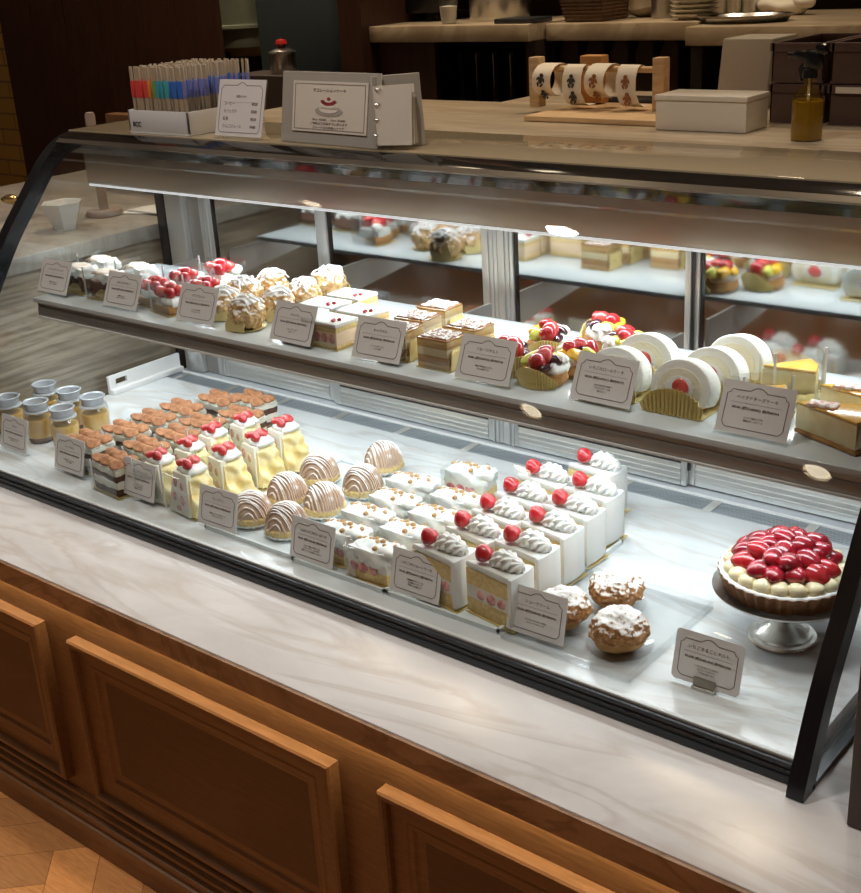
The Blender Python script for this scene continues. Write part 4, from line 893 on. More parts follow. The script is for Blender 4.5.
for t, p, d, l, (x, y) in UP: card(x, y, ZS, t, pr(p), d, l, 'price cards on the shelf', rz=rnd.uniform(-.03, .03), h=.067, tilt=-24, dy=.010, w=.098, dx=-.011)
# ------------------------------------------------------------------ behind the case: work counter and its things
def one(mb, name, label, cat, group=None, loc=None, rz=0, **k):
    """A thing that is a single mesh, built in local coordinates at loc."""
    o = mb.build(name, loc=loc, rot=(0, 0, rz), **k); return tag(o, label, cat, group)
YC0, YC1 = 1.968*S, 2.66*S
wc = thing('work_counter', 'cream streaked stone work counter behind the cake case', 'counter', (-1.3, (YC0+YC1)/2, 0))
def wk(o): o.parent = wc; o.data.transform(Matrix.Translation(-wc.location)); return o
c0_ = at(421, 100, z=ZT)
wk(MB().span((-2.10, YC0, ZT-.03), (.6, c0_.y+.01, ZT), M_CMARB, .002).span((-1.62, c0_.y+.0101, ZT-.03), (.6, YC1, ZT), M_CMARB, .002).build('stone_top'))
wk(MB().span((-2.08, 1.868, .0), (.58, c0_.y-.02, ZT-.03), M_DARKW).build('cabinet_body'))
# white box of wrapped straws
a = at(129, 133, z=ZT); b = at(190, 136.5, z=ZT); d_ = .20; wS = b.x-a.x
hS = at(190, 113, y=b.y).z-ZT
sb = thing('straw_box', 'white open box full of wrapped straws on top of the case', 'box', (a.x, a.y+.004, ZT+.0006))
x_ = MB(); x_.span((0, 0, 0), (wS, d_, .004), M_WPLAST)
for p, q in (((0, 0), (.004, d_)), ((wS-.004, 0), (wS, d_)), ((0, 0), (wS, .004)), ((0, d_-.004), (wS, d_))): x_.span((p[0], p[1], .003), (q[0], q[1], hS), M_WPLAST, .0006)
child(x_, 'tray_body', sb)
text('BCC', .013, mat('black_print', (.03, .03, .03), .6), sb, 'printed_letters', (.026, -.0006, .017), bold=.0004)['label'] = 'black printed letters'
hST = at(150, 66, y=a.y+.02).z-ZT
SCOL = [('red', (.70, .07, .06)), ('orange', (.80, .30, .04)), ('green', (.16, .36, .12)), ('turquoise', (.05, .38, .50)), ('blue', (.04, .16, .55)), ('violet', (.20, .22, .50))]
M_WRAP = mat('straw_wrapper', (.42, .34, .24), .35, spec=.6)
SM = {}
for nm, c in SCOL:
    s_ = MB(); s_.box((0, 0, hST*.5-.003), (.0105, .0035, hST-.006), M_WRAP, .0014, 1); s_.box((0, -.0002, hST*.62), (.0112, .0042, hST*.26), mat('band_'+nm, c, .5), .001, 1)
    o = s_.build('wrapped_straw'); SM[nm] = o.data; bpy.data.objects.remove(o)
nx, ny = 13, 7
for j in range(ny):
    for i in range(nx):
        u = i/(nx-1)
        if j == 0: nm = (['red']*4+['orange', 'green', 'turquoise', 'turquoise', 'turquoise', 'blue', 'blue', 'blue', 'violet'])[i]
        else: nm = 'red' if u < .3 else 'orange' if u < .4 else 'green' if u < .5 else 'blue' if u < .85 else 'violet'
        o = bpy.data.objects.new('wrapped_straw', SM[nm]); COL.objects.link(o)
        o.location = (a.x+.012+(wS-.024)*u, a.y+.016+(d_-.035)*j/(ny-1), ZT+.0052); o.rotation_euler = (rnd.uniform(-.03, .03), rnd.uniform(-.03, .03), rnd.uniform(-.6, .6))
        tag(o, 'wrapped drinking straw with a %s band standing in the white box' % nm, 'straw', 'wrapped straws with a %s band' % nm)
# drinks card on the case top
q = at(213, 139, z=ZT); q2 = at(259, 140, z=ZT)
dc = card(0, 0, ZT, 'お飲みもの', '', '', 'square drinks price card leaning on top of the case', 'drinks card', pos=(q+q2)/2+Vector((0, .006, 0)), w=.128, h=.105, tilt=-16)
TD = Matrix.Translation((0, 0, .004)) @ Matrix.Rotation(R(-16), 4, 'X')
for k, (nm_, pc_) in enumerate((('コーヒー', '¥520'), ('カフェラテ', '¥580'), ('紅茶', '¥520'), ('りんごジュース', '¥480'))):
    text(nm_, .0075, M_INK, dc, 'drink_lettering', (0, 0, 0), TD @ Matrix.Translation((-.046, -.0006, .060-k*.014)), align='LEFT'); text(pc_, .0075, M_INK, dc, 'drink_price_lettering', (0, 0, 0), TD @ Matrix.Translation((.046, -.0006, .060-k*.014)), align='RIGHT', bold=.0002)
del dc['group']
# menu binder standing open
A = at(279, 141.8, z=ZT)+Vector((0, .006, 0)); B = at(376, 150.5, z=ZT)+Vector((0, .006, 0))
hM = at(281, 70, y=A.y+.02).z-ZT
mb_ = thing('menu_binder', 'grey ring binder menu standing open on the case top', 'menu', (A.x, A.y, ZT+.0006), math.atan2(B.y-A.y, B.x-A.x))
Lm = (B-A).length; LEAN = Matrix.Rotation(R(-10), 4, 'X')
M_BIND = mat('grey_binder_cover', (.40, .37, .32), .5)
def slab(w, h, th, m, T, bev=.001):
    q = bmesh.new(); bmesh.ops.create_cube(q, size=1); bmesh.ops.scale(q, vec=(w, th, h), verts=q.verts); bmesh.ops.translate(q, vec=(w/2, 0, h/2), verts=q.verts)
    if bev: bmesh.ops.bevel(q, geom=q.edges[:], offset=bev, segments=1, affect='EDGES')
    return MB().add(q, m, T)
child(slab(Lm, hM, .003, M_BIND, LEAN), 'left_cover', mb_)
RT = Matrix.Translation((Lm, 0, 0)) @ Matrix.Rotation(R(60), 4, 'Z') @ LEAN
child(slab(.085, hM*.97, .003, M_BIND, RT), 'right_cover', mb_)
pg = LEAN @ Matrix.Translation((Lm*.13, -.0030, hM*.17)); pw, ph = Lm*.76, hM*.70
page = child(slab(pw, ph, .0012, M_PAPER, pg, 0), 'menu_page', mb_); page['label'] = 'cream page with a cake picture'
fr = MB()
for (x0, z0, x1, z1) in ((.03, .05, .97, .056), (.03, .944, .97, .95), (.03, .05, .035, .95), (.965, .05, .97, .95)):
    q_ = bmesh.new(); bmesh.ops.create_cube(q_, size=1); fr.add(q_, M_INKP, pg @ Matrix.Translation((pw*(x0+x1)/2, -.0009, ph*(z0+z1)/2)) @ Matrix.Diagonal((pw*(x1-x0)+.0004, .0004, ph*(z1-z0)+.0004, 1)))
child(fr, 'page_border', page)['label'] = 'thin printed frame'
def disc(T, rx_, rz_, m, n=28, th=.0004): return MB().lathe([(0, -th), (1, -th), (1, th), (0, th)], m, seg=n, M=T @ Matrix.Rotation(R(90), 4, 'X') @ Matrix.Diagonal((rx_, rz_, 1, 1)))
ill = disc(pg @ Matrix.Translation((pw*.5, -.0010, ph*.42)), pw*.185, ph*.10, mat('print_plate', (.42, .38, .33), .7))
def add_disc(mb, T, rx_, rz_, m):
    mb.lathe([(0, -.0004), (1, -.0004), (1, .0004), (0, .0004)], m, seg=24, M=T @ Matrix.Rotation(R(90), 4, 'X') @ Matrix.Diagonal((rx_, rz_, 1, 1)))
M_PC = mat('print_cake', (.80, .74, .66), .7); M_PB = mat('print_berry', (.36, .05, .05), .7)
add_disc(ill, pg @ Matrix.Translation((pw*.5, -.0016, ph*.455)), pw*.125, ph*.075, M_PC); add_disc(ill, pg @ Matrix.Translation((pw*.5, -.0018, ph*.56)), pw*.115, ph*.08, M_PC)
q_ = bmesh.new(); bmesh.ops.create_cube(q_, size=1); ill.add(q_, M_PC, pg @ Matrix.Translation((pw*.5, -.0017, ph*.51)) @ Matrix.Diagonal((pw*.24, .0006, ph*.11, 1)))
for k in range(7): add_disc(ill, pg @ Matrix.Translation((pw*(.5+.085*math.cos(R(200+k*23))), -.0022, ph*(.63+.07*math.sin(R(200+k*23))))), pw*.026, ph*.034, M_PB)
add_disc(ill, pg @ Matrix.Translation((pw*.5, -.0022, ph*.66)), pw*.022, ph*.034, M_PB)
child(ill, 'cake_picture', page)['label'] = 'printed white cake with berries'
text('デコレーションケーキ', .007, M_INK, page, 'page_title', (0, 0, 0), pg @ Matrix.Translation((pw*.5, -.001, ph*.82)), width=pw*.44)
text('12cm  ¥3,800     15cm  ¥4,800\nご予約は三日前までに承ります\nプレートはお名前入りです', .005, M_INK, page, 'page_text', (0, 0, 0), pg @ Matrix.Translation((pw*.5, -.001, ph*.17)), width=pw*.5)
for k in range(4):
    p2 = child(slab(.070-.003*k, hM*.78, .0012, M_PAPER, Matrix.Translation((Lm+.006, -.006, .008)) @ Matrix.Rotation(R(54-9*k), 4, 'Z') @ LEAN, 0), 'menu_leaf', mb_); p2['label'] = 'cream binder leaf'
for k in range(4):
    zz = hM*(.2+.2*k); child(MB().tube([Vector((Lm+.006*math.cos(t), -.004+.009*math.sin(t)+zz*.17, zz)) for t in [i*math.pi*2/12 for i in range(12)]], .0009, M_STEEL, seg=5, closed=True), 'binder_ring', mb_)['label'] = 'steel binder ring'
# white carton
f0 = at(655, 130, z=ZT); f1 = at(747, 133.5, z=ZT); f2 = at(767, 122, z=ZT); hB = at(655, 95, y=f0.y).z-ZT
wb = thing('white_carton', 'white glossy lidded carton on the streaked work counter', 'box', (f0.x, f0.y, ZT+.0006))
wd, dp = f1.x-f0.x, (f2.y-f1.y)*.62
child(MB().span((0, 0, 0), (wd, dp, hB*.84), mat('white_carton_board', (.74, .68, .58), .25, coat=.3), .002), 'carton_body', wb)
child(MB().span((-.002, -.002, hB*.842), (wd+.002, dp+.002, hB), mat('white_carton_lid', (.76, .70, .60), .25, coat=.3), .002), 'lid', wb)
# spray bottle
s0 = at(806, 140, z=ZT); hs = at(812, 42, y=s0.y).z-ZT; rw = (at(823, 141, z=ZT)-at(790, 141, z=ZT)).length/2*.95
sp_ = thing('spray_bottle', 'amber spray bottle with black trigger head on the work counter', 'bottle', (s0.x, s0.y, ZT+.0006), R(-20))
M_AMB = mat('amber_liquid', (.42, .27, .03), .1, coat=.5, trans=.25)
child(MB().lathe([(0, .001), (rw*.96, .001), (rw, .005), (rw, hs*.40), (rw*.9, hs*.42), (0, hs*.42)], M_AMB, seg=32), 'liquid', sp_)['label'] = 'amber liquid'
child(MB().lathe([(0, 0), (rw*1.0, 0), (rw*1.03, .005), (rw*1.03, hs*.43), (rw*.85, hs*.50), (rw*.42, hs*.56), (rw*.36, hs*.66), (rw*.40, hs*.67)], glass_mat('amber_clear', (.86, .78, .5), .08, .6), seg=32), 'bottle_wall', sp_)['label'] = 'clear amber bottle'
h_ = MB(); h_.lathe([(0, hs*.64), (rw*.5, hs*.64), (rw*.5, hs*.72), (rw*.36, hs*.74), (0, hs*.75)], M_BLACK, seg=20)
h_.box((rw*.25, 0, hs*.82), (rw*1.3, rw*.65, hs*.20), M_BLACK, .006); h_.box((-rw*.75, 0, hs*.86), (rw*1.1, rw*.5, hs*.10), M_BLACK, .005); h_.lathe([(0, 0), (rw*.2, 0), (rw*.2, .014), (0, .014)], M_BLACK, seg=14, M=Matrix.Translation((-rw*1.25, 0, hs*.86)) @ Matrix.Rotation(R(-90), 4, 'Y'))
h_.box((rw*.9, 0, hs*.93), (rw*.9, rw*.5, hs*.12), M_BLACK, .006)
child(h_, 'spray_head', sp_)['label'] = 'black spray head'
child(MB().tube([(rw*-.35, 0, hs*.79), (-rw*.75, 0, hs*.72), (-rw*.7, 0, hs*.60)], [.004, .005, .003], M_BLACK, seg=8), 'trigger', sp_)['label'] = 'black trigger'
child(MB().tube([(0, 0, .006), (0, 0, hs*.7)], .0022, M_WPLAST, seg=6), 'dip_tube', sp_)
# ribbon stand
r0 = at(525, 121, z=ZT); r1 = at(660, 127, z=ZT); LR = r1.x-r0.x; yr = r0.y
pl = at(538, 112, z=ZT); hR = at(538.5, 57, y=pl.y).z-ZT; pxr = at(661, 75, y=pl.y).x
rs = thing('ribbon_stand', 'pale wooden stand holding two rolls of patterned ribbon', 'stand', (r0.x, yr, ZT+.0006))
dy = pl.y-yr
child(MB().span((0, -.005, 0), (LR+.03, dy+.09, .010), M_PALEW, .002), 'base', rs)
for x in (pl.x-r0.x, pxr-r0.x): child(MB().span((x-.012, dy-.012, .010), (x+.012, dy+.012, hR), M_PALEW, .002), 'post', rs)
x0, x1 = pl.x-r0.x, pxr-r0.x
child(MB().tube([(x0, dy, hR-.022), (x1, dy, hR-.022)], .006, M_PALEW, seg=10), 'rod', rs)
one(MB().prism([(0, 0), (.20, -.0), (.22, .09), (.02, .10)], 0, .012, M_BLACK, .002), 'slate_board', 'black flat board lying beside the ribbon stand', 'board', loc=(r0.x-.03, yr+dy+.096, ZT+.0006))
M_RIB = mat('cream_ribbon', (.74, .66, .54), .6)
def figure(mb, T, m, s_):
    """A little printed gingerbread figure: head, body, arms and legs."""
    add_disc(mb, T @ Matrix.Translation((0, 0, s_*.55)), s_*.24, s_*.24, m); add_disc(mb, T, s_*.26, s_*.34, m)
    for sx_, sz_, a_ in ((-.36, .14, 35), (.36, .14, -35), (-.22, -.46, -25), (.24, -.44, 30)): add_disc(mb, T @ Matrix.Translation((sx_*s_, 0, sz_*s_)) @ Matrix.Rotation(R(a_), 4, 'Y'), s_*.12, s_*.26, m)
def ribbon(xc, col, lab):
    g = thing('ribbon_roll', lab, 'ribbon', (r0.x+xc, yr+dy, ZT+hR-.022), 0, 'patterned ribbon rolls')
    rr, w = .043, .042; pts = []
    for i in range(22):
        t = R(70+i*15); pts.append((rr*math.cos(t)*-1, rr*math.sin(t)-.018))
    def strip(P, x0_, x1_, th=.0012): return MB().sheet(P, x0_, x1_, th, M_RIB)
    lp = [(-.040*math.sin(R(t)), -.020+.030*math.cos(R(t))) for t in range(-170, 171, 20)]
    child(strip(lp, -w-.006, -.006), 'wound_loop', g)
    H_ = hR-.022-.013
    tail = [(.010, .007), (-.004, .0098), (-.016, .004), (-.024, -.012), (-.030, -.040), (-.030, -H_*.62), (-.024, -H_*.84), (-.012, -H_*.93), (.008, -H_+.006)]
    T_ = MB(); b = bmesh.new()
    n = len(tail); rowsA = []
    for i, (y, z) in enumerate(tail):
        s0_ = .012+max(0, (i-3))*.0028
        rowsA.append([b.verts.new(p) for p in ((s0_, y, z), (s0_+w, y, z), (s0_+w, y+.0012, z-.0004), (s0_, y+.0012, z-.0004))])
    for p, q in zip(rowsA, rowsA[1:]):
        for k in range(4): b.faces.new((p[k], p[(k+1) % 4], q[(k+1) % 4], q[k]))
    b.faces.new(rowsA[0]); b.faces.new(rowsA[-1][::-1])
    child(T_.add(b, M_RIB), 'hanging_tail', g)
    M_F = mat('ribbon_print_'+col[0], col[1], .7); 
    for T_f, s_f in ((Matrix.Translation((-.028, -.0408, -.018)) @ Matrix.Rotation(.3, 4, 'Y'), .018), (Matrix.Translation((-.026, -.030, -.046)) @ Matrix.Rotation(R(40), 4, 'X'), .016), (Matrix.Translation((.034, -.0285, -.020)) @ Matrix.Rotation(R(-8), 4, 'X'), .017), (Matrix.Translation((.040, -.0312, -H_*.72)) @ Matrix.Rotation(R(6), 4, 'X'), .017)):
        f = MB(); figure(f, T_f, M_F, s_f); child(f, 'printed_figure', g)['label'] = col[0]+' printed figure'
mid = (x0+x1)/2
ribbon(x0+.063, ('black', (.04, .035, .03)), 'cream ribbon with black printed figures, left roll on the stand')
ribbon(x0+.182, ('brown', (.30, .12, .04)), 'cream ribbon with brown printed figures, right roll on the stand')
one(MB().prism([(0, 0), (.05, 0), (.05, .03), (0, .03)], 0, .09, M_ORW, .003), 'orange_wood_block', 'orange wooden block standing behind the ribbon rolls', 'block', loc=(r0.x+.01, yr+dy+.056, ZT+.0126))
# grey slanted holder and brown storage bins
g0 = at(716, 95, z=ZT); yy = max(f2.y+.03, 2.22); gx0 = at(716, 90, y=yy).x; gx1 = at(766, 90, y=yy).x; hg = at(722, 40, y=yy).z-ZT
M_HOLD = mat('grey_beige_plastic', (.40, .36, .30), .5)
gh = thing('slanted_holder', 'grey beige slanted plastic holder behind the white carton', 'holder', (gx0, yy, ZT+.0006))
YZ = Matrix(((0, 0, 1, 0), (1, 0, 0, 0), (0, 1, 0, 0), (0, 0, 0, 1)))
child(MB().prism([(0, 0), (.13, 0), (.13, hg), (.022, hg), (0, .01)], 0, gx1-gx0, M_HOLD, .003, M=YZ), 'holder_body', gh)
child(MB().span((.012, -.003, .006), (gx1-gx0-.012, .004, .016), mat('grey_holder_lip', (.34, .31, .27), .5), .001), 'front_lip', gh)
M_BIN = mat('brown_plastic', (.085, .048, .038), .45, col2=(.10, .058, .046), noise_scale=5)
yb = 2.06; bx0 = at(769, 126, y=yb).x; bx1 = at(822, 100, y=yb).x; zt_ = at(772, 42, y=yb).z
hb2 = (zt_-ZT)/2-.002
for cidx, (xa, nm) in enumerate(((bx0, 'left column'), (bx1+.012, 'right column'))):
    for lv, ln in enumerate(('lower', 'upper')):
        w_ = bx1-bx0
        g = thing('storage_bin', 'dark brown plastic bin, %s one in the %s of bins behind the spray bottle' % (ln, nm), 'bin', (xa, yb, ZT+.0006+lv*(hb2+.002)), 0, 'brown stacking bins')
        b_ = MB(); b_.span((0, 0, 0), (w_, .20, .004), M_BIN)
        for p, q in (((0, 0), (.004, .2)), ((w_-.004, 0), (w_, .2)), ((0, 0), (w_, .004)), ((0, .196), (w_, .2))): b_.span((p[0], p[1], .003), (q[0], q[1], hb2-.012), M_BIN, .001)
        child(b_, 'bin_body', g)
        r_ = MB()
        for p, q in (((-.003, -.003), (.006, .203)), ((w_-.006, -.003), (w_+.003, .203)), ((0, -.003), (w_, .006)), ((0, .194), (w_, .203))): r_.span((p[0], p[1], hb2-.014), (q[0], q[1], hb2), M_BIN, .001)
        child(r_, 'rim', g)
        if cidx == 1 and lv == 0: child(MB().span((.012, -.005, hb2-.013), (.075, -.0032, hb2-.003), M_PAPER), 'paper_tag', g)['label'] = 'white paper tag'
# ------------------------------------------------------------------ rear counters and what stands on them
yk = 2.66; ym = 2.73
zk = at(445, 25.5, y=yk).z
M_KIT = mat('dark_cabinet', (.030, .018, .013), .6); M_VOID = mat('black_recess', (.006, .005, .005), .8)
def rear(xa, xb, y0, name, lab, zt, dp_=.55, sw=.03):
    g = thing(name, lab, 'counter', ((xa+xb)/2, y0+.25, 0))
    def w_(o): o.parent = g; o.data.transform(Matrix.Translation(-g.location)); return o
    w_(MB().span((xa, y0, zt-.042), (xb, y0+dp_, zt), M_CMARB, .003).build('stone_top'))
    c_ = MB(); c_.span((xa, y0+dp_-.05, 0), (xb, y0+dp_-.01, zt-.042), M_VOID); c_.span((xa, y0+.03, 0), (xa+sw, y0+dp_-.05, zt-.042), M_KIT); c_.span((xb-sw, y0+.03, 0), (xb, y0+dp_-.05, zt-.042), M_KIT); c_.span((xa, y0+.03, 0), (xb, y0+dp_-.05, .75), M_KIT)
    w_(c_.build('open_cabinet'))
    return g, w_
xl0, xl1 = at(363, 30, y=yk).x, at(528, 30, y=yk).x
xr0 = at(685, 30, y=yk).x
gl, wl_ = rear(xl0, xl1, yk, 'rear_counter', 'left rear counter with a cream stone top and dark open niche', zk, .32)
xd = at(428, 60, y=yk).x
wl_(MB().span((xl0+.031, yk+.03, .76), (xd, yk+.05, zk-.043), M_DARKW).build('cabinet_door'))
gr_, _ = rear(xr0, .6, yk, 'rear_counter', 'right rear counter with cream stone top behind the brown bins', at(686, 27, y=yk).z)
zr = at(686, 27, y=yk).z
zmid = at(600, 23, y=ym).z
gm, wm_ = rear(xl1+.004, xr0-.004, ym, 'rear_counter', 'middle rear counter set further back, carrying the stack of plates', zmid, .55, .004)
# bottles in the left niche
M_DKG = mat('dark_bottle_glass', (.035, .036, .036), .08, spec=.8)
for k in range(4):
    x = at(462+k*17, 90, y=yk+.14).x; zz = .7505; hgt = at(462, 52, y=yk+.14).z-zz
    o = one(MB().lathe([(0, 0), (.022, 0), (.024, .01), (.024, hgt*.55), (.02, hgt*.63), (.010, hgt*.72), (.009, hgt*.96), (.011, hgt*.97), (.011, hgt), (0, hgt)], M_DKG, seg=20), 'dark_bottle', 'dark glass bottle in the niche, %s from the left' % ('first', 'second', 'third', 'fourth')[k], 'bottle', 'bottles in the niche', loc=(x, yk+.14, zz))
# things on the left rear counter
def px(x, y, yy): return at(x, y, y=yy)
p0, p1 = px(366, 20, yk+.16), px(440, 20, yk+.16)
cm = thing('coffee_machine', 'black kitchen machine on short feet on the left rear counter', 'machine', (p0.x, yk+.16, zk+.0006))
w_ = p1.x-p0.x
child(MB().span((0, 0, .022), (w_, .14, .34), M_BLACK, .006), 'machine_body', cm)
for x in (.03, w_-.03):
    for y in (.03, .11): child(MB().lathe([(0, 0), (.014, 0), (.011, .0225), (0, .0225)], M_BLACK, c=(x, y, 0), seg=14), 'foot', cm)
child(MB().span((.02, -.006, .10), (w_-.02, .001, .30), M_DGREY, .002), 'front_panel', cm)
p = px(449, 24, yk+.06); hc = px(449, -4, yk+.06).z-zk
pc = thing('plastic_cup', 'small translucent cup of white ice on the left rear counter', 'cup', (p.x, yk+.06, zk+.0006))
child(MB().lathe([(0, 0), (.020, 0), (.027, hc), (.0285, hc+.002), (.0262, hc), (.0192, .002), (0, .002)], M_ACR, seg=24), 'cup_wall', pc)
child(MB().lathe([(0, .0025), (.0188, .0025), (.0235, hc*.62), (0, hc*.66)], mat('white_ice', (.62, .58, .50), .5), seg=24), 'white_filling', pc)
p = px(500, 18, yk+.2); rp = (px(525, 18, yk+.2)-px(476, 18, yk+.2)).length/2
po = thing('steel_pot', 'wide polished steel pot on the left rear counter', 'pot', (p.x, yk+.2, zk+.0006))
child(MB().lathe([(0, 0), (rp*.97, 0), (rp, .008), (rp, .20), (rp+.006, .203), (rp-.003, .205), (rp-.004, .01), (0, .006)], M_STEEL, seg=48), 'pot_body', po)
for sgn in (-1, 1): child(MB().tube([(sgn*rp, -.03, .15), (sgn*(rp+.035), -.025, .155), (sgn*(rp+.035), .025, .155), (sgn*rp, .03, .15)], .005, M_STEEL, seg=8), 'handle', po)
p = px(513, 22, yk+.02)
one(MB().span((-.06, 0, 0), (.06, .09, .012), M_DGREY, .002), 'folded_tray', 'small dark metal tray beside the steel pot', 'tray', loc=(p.x, yk+.02, zk+.0006))
# middle counter things
p0, p1 = px(562, 22, ym+.03), px(602, 22, ym+.03); w_ = p1.x-p0.x
M_WICK = mat('brown_wicker', (.13, .065, .03), .7, col2=(.08, .04, .018), noise_scale=60, stretch=(1, 1, 3), bump=.5)
bk_ = thing('wicker_basket', 'brown rectangular wicker basket on the middle rear counter', 'basket', (p0.x, ym+.03, zmid+.0006))
child(MB().span((.008, .008, 0), (w_-.008, .13, .006), M_WICK), 'basket_base', bk_)
b_ = MB()
for k in range(7):
    z = .006+k*.009; e = .008-.0018*k
    b_.tube([(e, e, z), (w_-e, e, z), (w_-e, .138-e, z), (e, .138-e, z)], .0052, M_WICK, seg=6, closed=True)
child(b_, 'basket_wall', bk_)
p0, p1 = px(605, 18, ym+.12), px(652, 18, ym+.12); w_ = p1.x-p0.x
one(MB().lump((w_/2, .10, .105), (w_*.70, .15, .20), mat('cream_sack_cloth', (.52, .44, .32), .8), 8, .02, 12, .9, 3, .35), 'flour_sack', 'cream coloured sack on the middle rear counter', 'sack', loc=(p0.x, ym+.13, zmid+.010))
p = px(664, 17, ym+.15)
one(MB().lathe([(0, 0), (.032, 0), (.036, .12), (.038, .122), (.034, .12), (.030, .004), (0, .004)], M_STEEL, seg=28), 'steel_beaker', 'steel beaker between the sack and the plates', 'beaker', loc=(p.x, ym+.15, zmid+.0006))
p = px(694, 16, ym+.08); rp = (px(716, 14, ym+.08)-px(673, 14, ym+.08)).length/2
M_PLATE = mat('white_china', (.70, .64, .52), .2, coat=.4)
lbs = ['lowest', 'second from the bottom', 'third from the bottom', 'fourth from the bottom', 'fifth from the bottom', 'sixth from the bottom', 'seventh from the bottom']
for k in range(7):
    one(MB().lathe([(0, 0), (rp*.6, 0), (rp*.62, .002), (rp, .012), (rp+.001, .0135), (rp-.004, .0135), (rp*.6, .005), (0, .004)], M_PLATE, seg=40), 'white_plate', 'white china plate, %s in the stack on the rear counter' % lbs[k], 'plate', 'stacked white plates', loc=(p.x, ym+.08, zmid+.0006+k*.0105))
p0, p1 = px(546, 18, ym+.1), px(574, 18, ym+.1)
one(MB().span((0, 0, 0), (p1.x-p0.x, .2, .16), M_KIT, .004).span((.012, -.003, .03), (p1.x-p0.x-.012, .001, .14), M_DGREY, .001), 'kitchen_scale', 'dark kitchen appliance behind the wicker basket', 'appliance', loc=(p0.x, ym+.19, zmid+.0006))
# dark boxes below the middle counter
M_DBOX = mat('dark_brown_carton', (.055, .033, .024), .6)
for k in range(5):
    p0 = px(560+k*25, 56, ym+.04); p1 = px(578+k*25, 56, ym+.04); zt_ = px(551+k*27, 40, ym+.04).z
    g = thing('tall_box', 'dark brown tall box under the middle counter, %s from the left' % ('first', 'second', 'third', 'fourth', 'fifth')[k], 'box', (p0.x, ym+.04, .751), 0, 'dark boxes under the middle counter')
    child(MB().prism([(0, 0), (p1.x-p0.x, 0), (p1.x-p0.x, zt_-.751-.01), ((p1.x-p0.x)*.8, zt_-.751), (.012, zt_-.751), (0, zt_-.751-.03)], 0, .16, M_DBOX, .003, M=Matrix(((1, 0, 0, 0), (0, 0, 1, 0), (0, 1, 0, 0), (0, 0, 0, 1)))), 'box_body', g)
# right rear counter things
p = px(737, 18, yk+.10); rp = (px(781, 17, yk+.10)-px(693, 17, yk+.10)).length/2
tr_ = thing('round_tray', 'wide round steel tray on the right rear counter', 'tray', (p.x, yk+.14, zr+.0006))
child(MB().lathe([(0, 0), (rp*.9, 0), (rp, .012), (rp+.002, .014), (rp-.003, .0145), (rp*.88, .003), (0, .003)], M_STEEL, seg=56, sy=.8), 'tray_dish', tr_)
child(MB().lathe([(rp*.985, .0135), (rp+.004, .0125), (rp+.005, .0155), (rp*.985, .0165)], mat('dull_tray_rim', (.30, .24, .18), .4, metal=.8), seg=56, sy=.8), 'rolled_rim', tr_)
for k, x in enumerate((720, 735, 751)):
    p = px(x, 8, yk+.36)
    one(MB().lathe([(0, 0), (.020, 0), (.022, .10), (.0235, .102), (.020, .10), (.018, .004), (0, .004)], M_STEEL, seg=24), 'steel_cup', 'steel cup behind the round tray, %s of three' % ('left', 'middle', 'right')[k], 'cup', 'steel cups behind the tray', loc=(p.x, yk+.36, zr+.0006))
p = px(785, 8, yk+.36); ck = MB(); ck.blob((0, 0, .022), (.07, .035, .022), M_PAPER, .014, 22, 4, flat=-.021); ck.blob((.05, -.01, .032), (.03, .025, .018), M_PAPER, .008, 30, 3)
one(ck, 'rolled_cloth', 'cream rolled cloth lying at the back of the right counter', 'cloth', loc=(p.x, yk+.36, zr+.001))
# pale tank, teal cabinet and wooden pillar at the left
yt = 2.95
p0, p1 = px(221, 20, yt), px(262, 20, yt); rt = .19; zb = px(245, 62, yt).z
tk = thing('rounded_tank', 'pale green rounded metal tank behind the dark panelling', 'tank', (at(250, 20, y=yt+.2).x, yt+.2, zb))
M_TANK = mat('pale_green_enamel', (.40, .44, .31), .4, col2=(.48, .52, .38), noise_scale=6)
child(MB().lathe([(0, 0), (rt*.5, .006), (rt*.85, .04), (rt, .11), (rt, .62), (rt*.85, .70), (0, .74)], M_TANK, seg=48), 'tank_body', tk)
for z in (.10, .60): child(MB().lathe([(rt-.002, z), (rt+.006, z+.004), (rt+.006, z+.014), (rt-.002, z+.018)], M_TANK, seg=48), 'hoop', tk)
lg = MB()
for a_ in (30, 150, 270): child(MB().span((rt*.7*math.cos(R(a_))-.012, rt*.7*math.sin(R(a_))-.012, -zb+.001), (rt*.7*math.cos(R(a_))+.012, rt*.7*math.sin(R(a_))+.012, .05), M_DGREY), 'leg', tk)
lg.bm.free()
yc = 2.72
p0, p1 = px(259, 40, yc), px(340, 40, yc); zc = px(300, 82, yc).z
tc_ = thing('teal_cabinet', 'tall dark teal metal cabinet beside the wooden pillar', 'cabinet', (p0.x, yc, .001))
M_TEAL = mat('dark_teal_paint', (.085, .125, .145), .45)
child(MB().span((0, 0, .0), (p1.x-p0.x, .45, zc-.02), mat('dark_lower_steel', (.03, .032, .034), .35, metal=.5), .003), 'lower_cabinet', tc_)
child(MB().span((0, 0, zc+.008), (p1.x-p0.x, .45, 2.3), M_TEAL, .004), 'upper_panel', tc_)
child(MB().span((-.18, -.02, zc-.0195), (p1.x-p0.x, .46, zc+.0075), M_STEEL, .002), 'steel_ledge', tc_)
yo = yc-.16; p = px(284, 72, yo); zo = px(284, 73, yo).z
sp0 = thing('steel_kettle', 'small steel pot with a red knob below the teal cabinet', 'pot', (p.x, yo, zo))
child(MB().lathe([(0, 0), (.036, 0), (.038, .006), (.038, .055), (.041, .058), (0, .060)], M_STEEL, seg=28), 'pot_body', sp0)
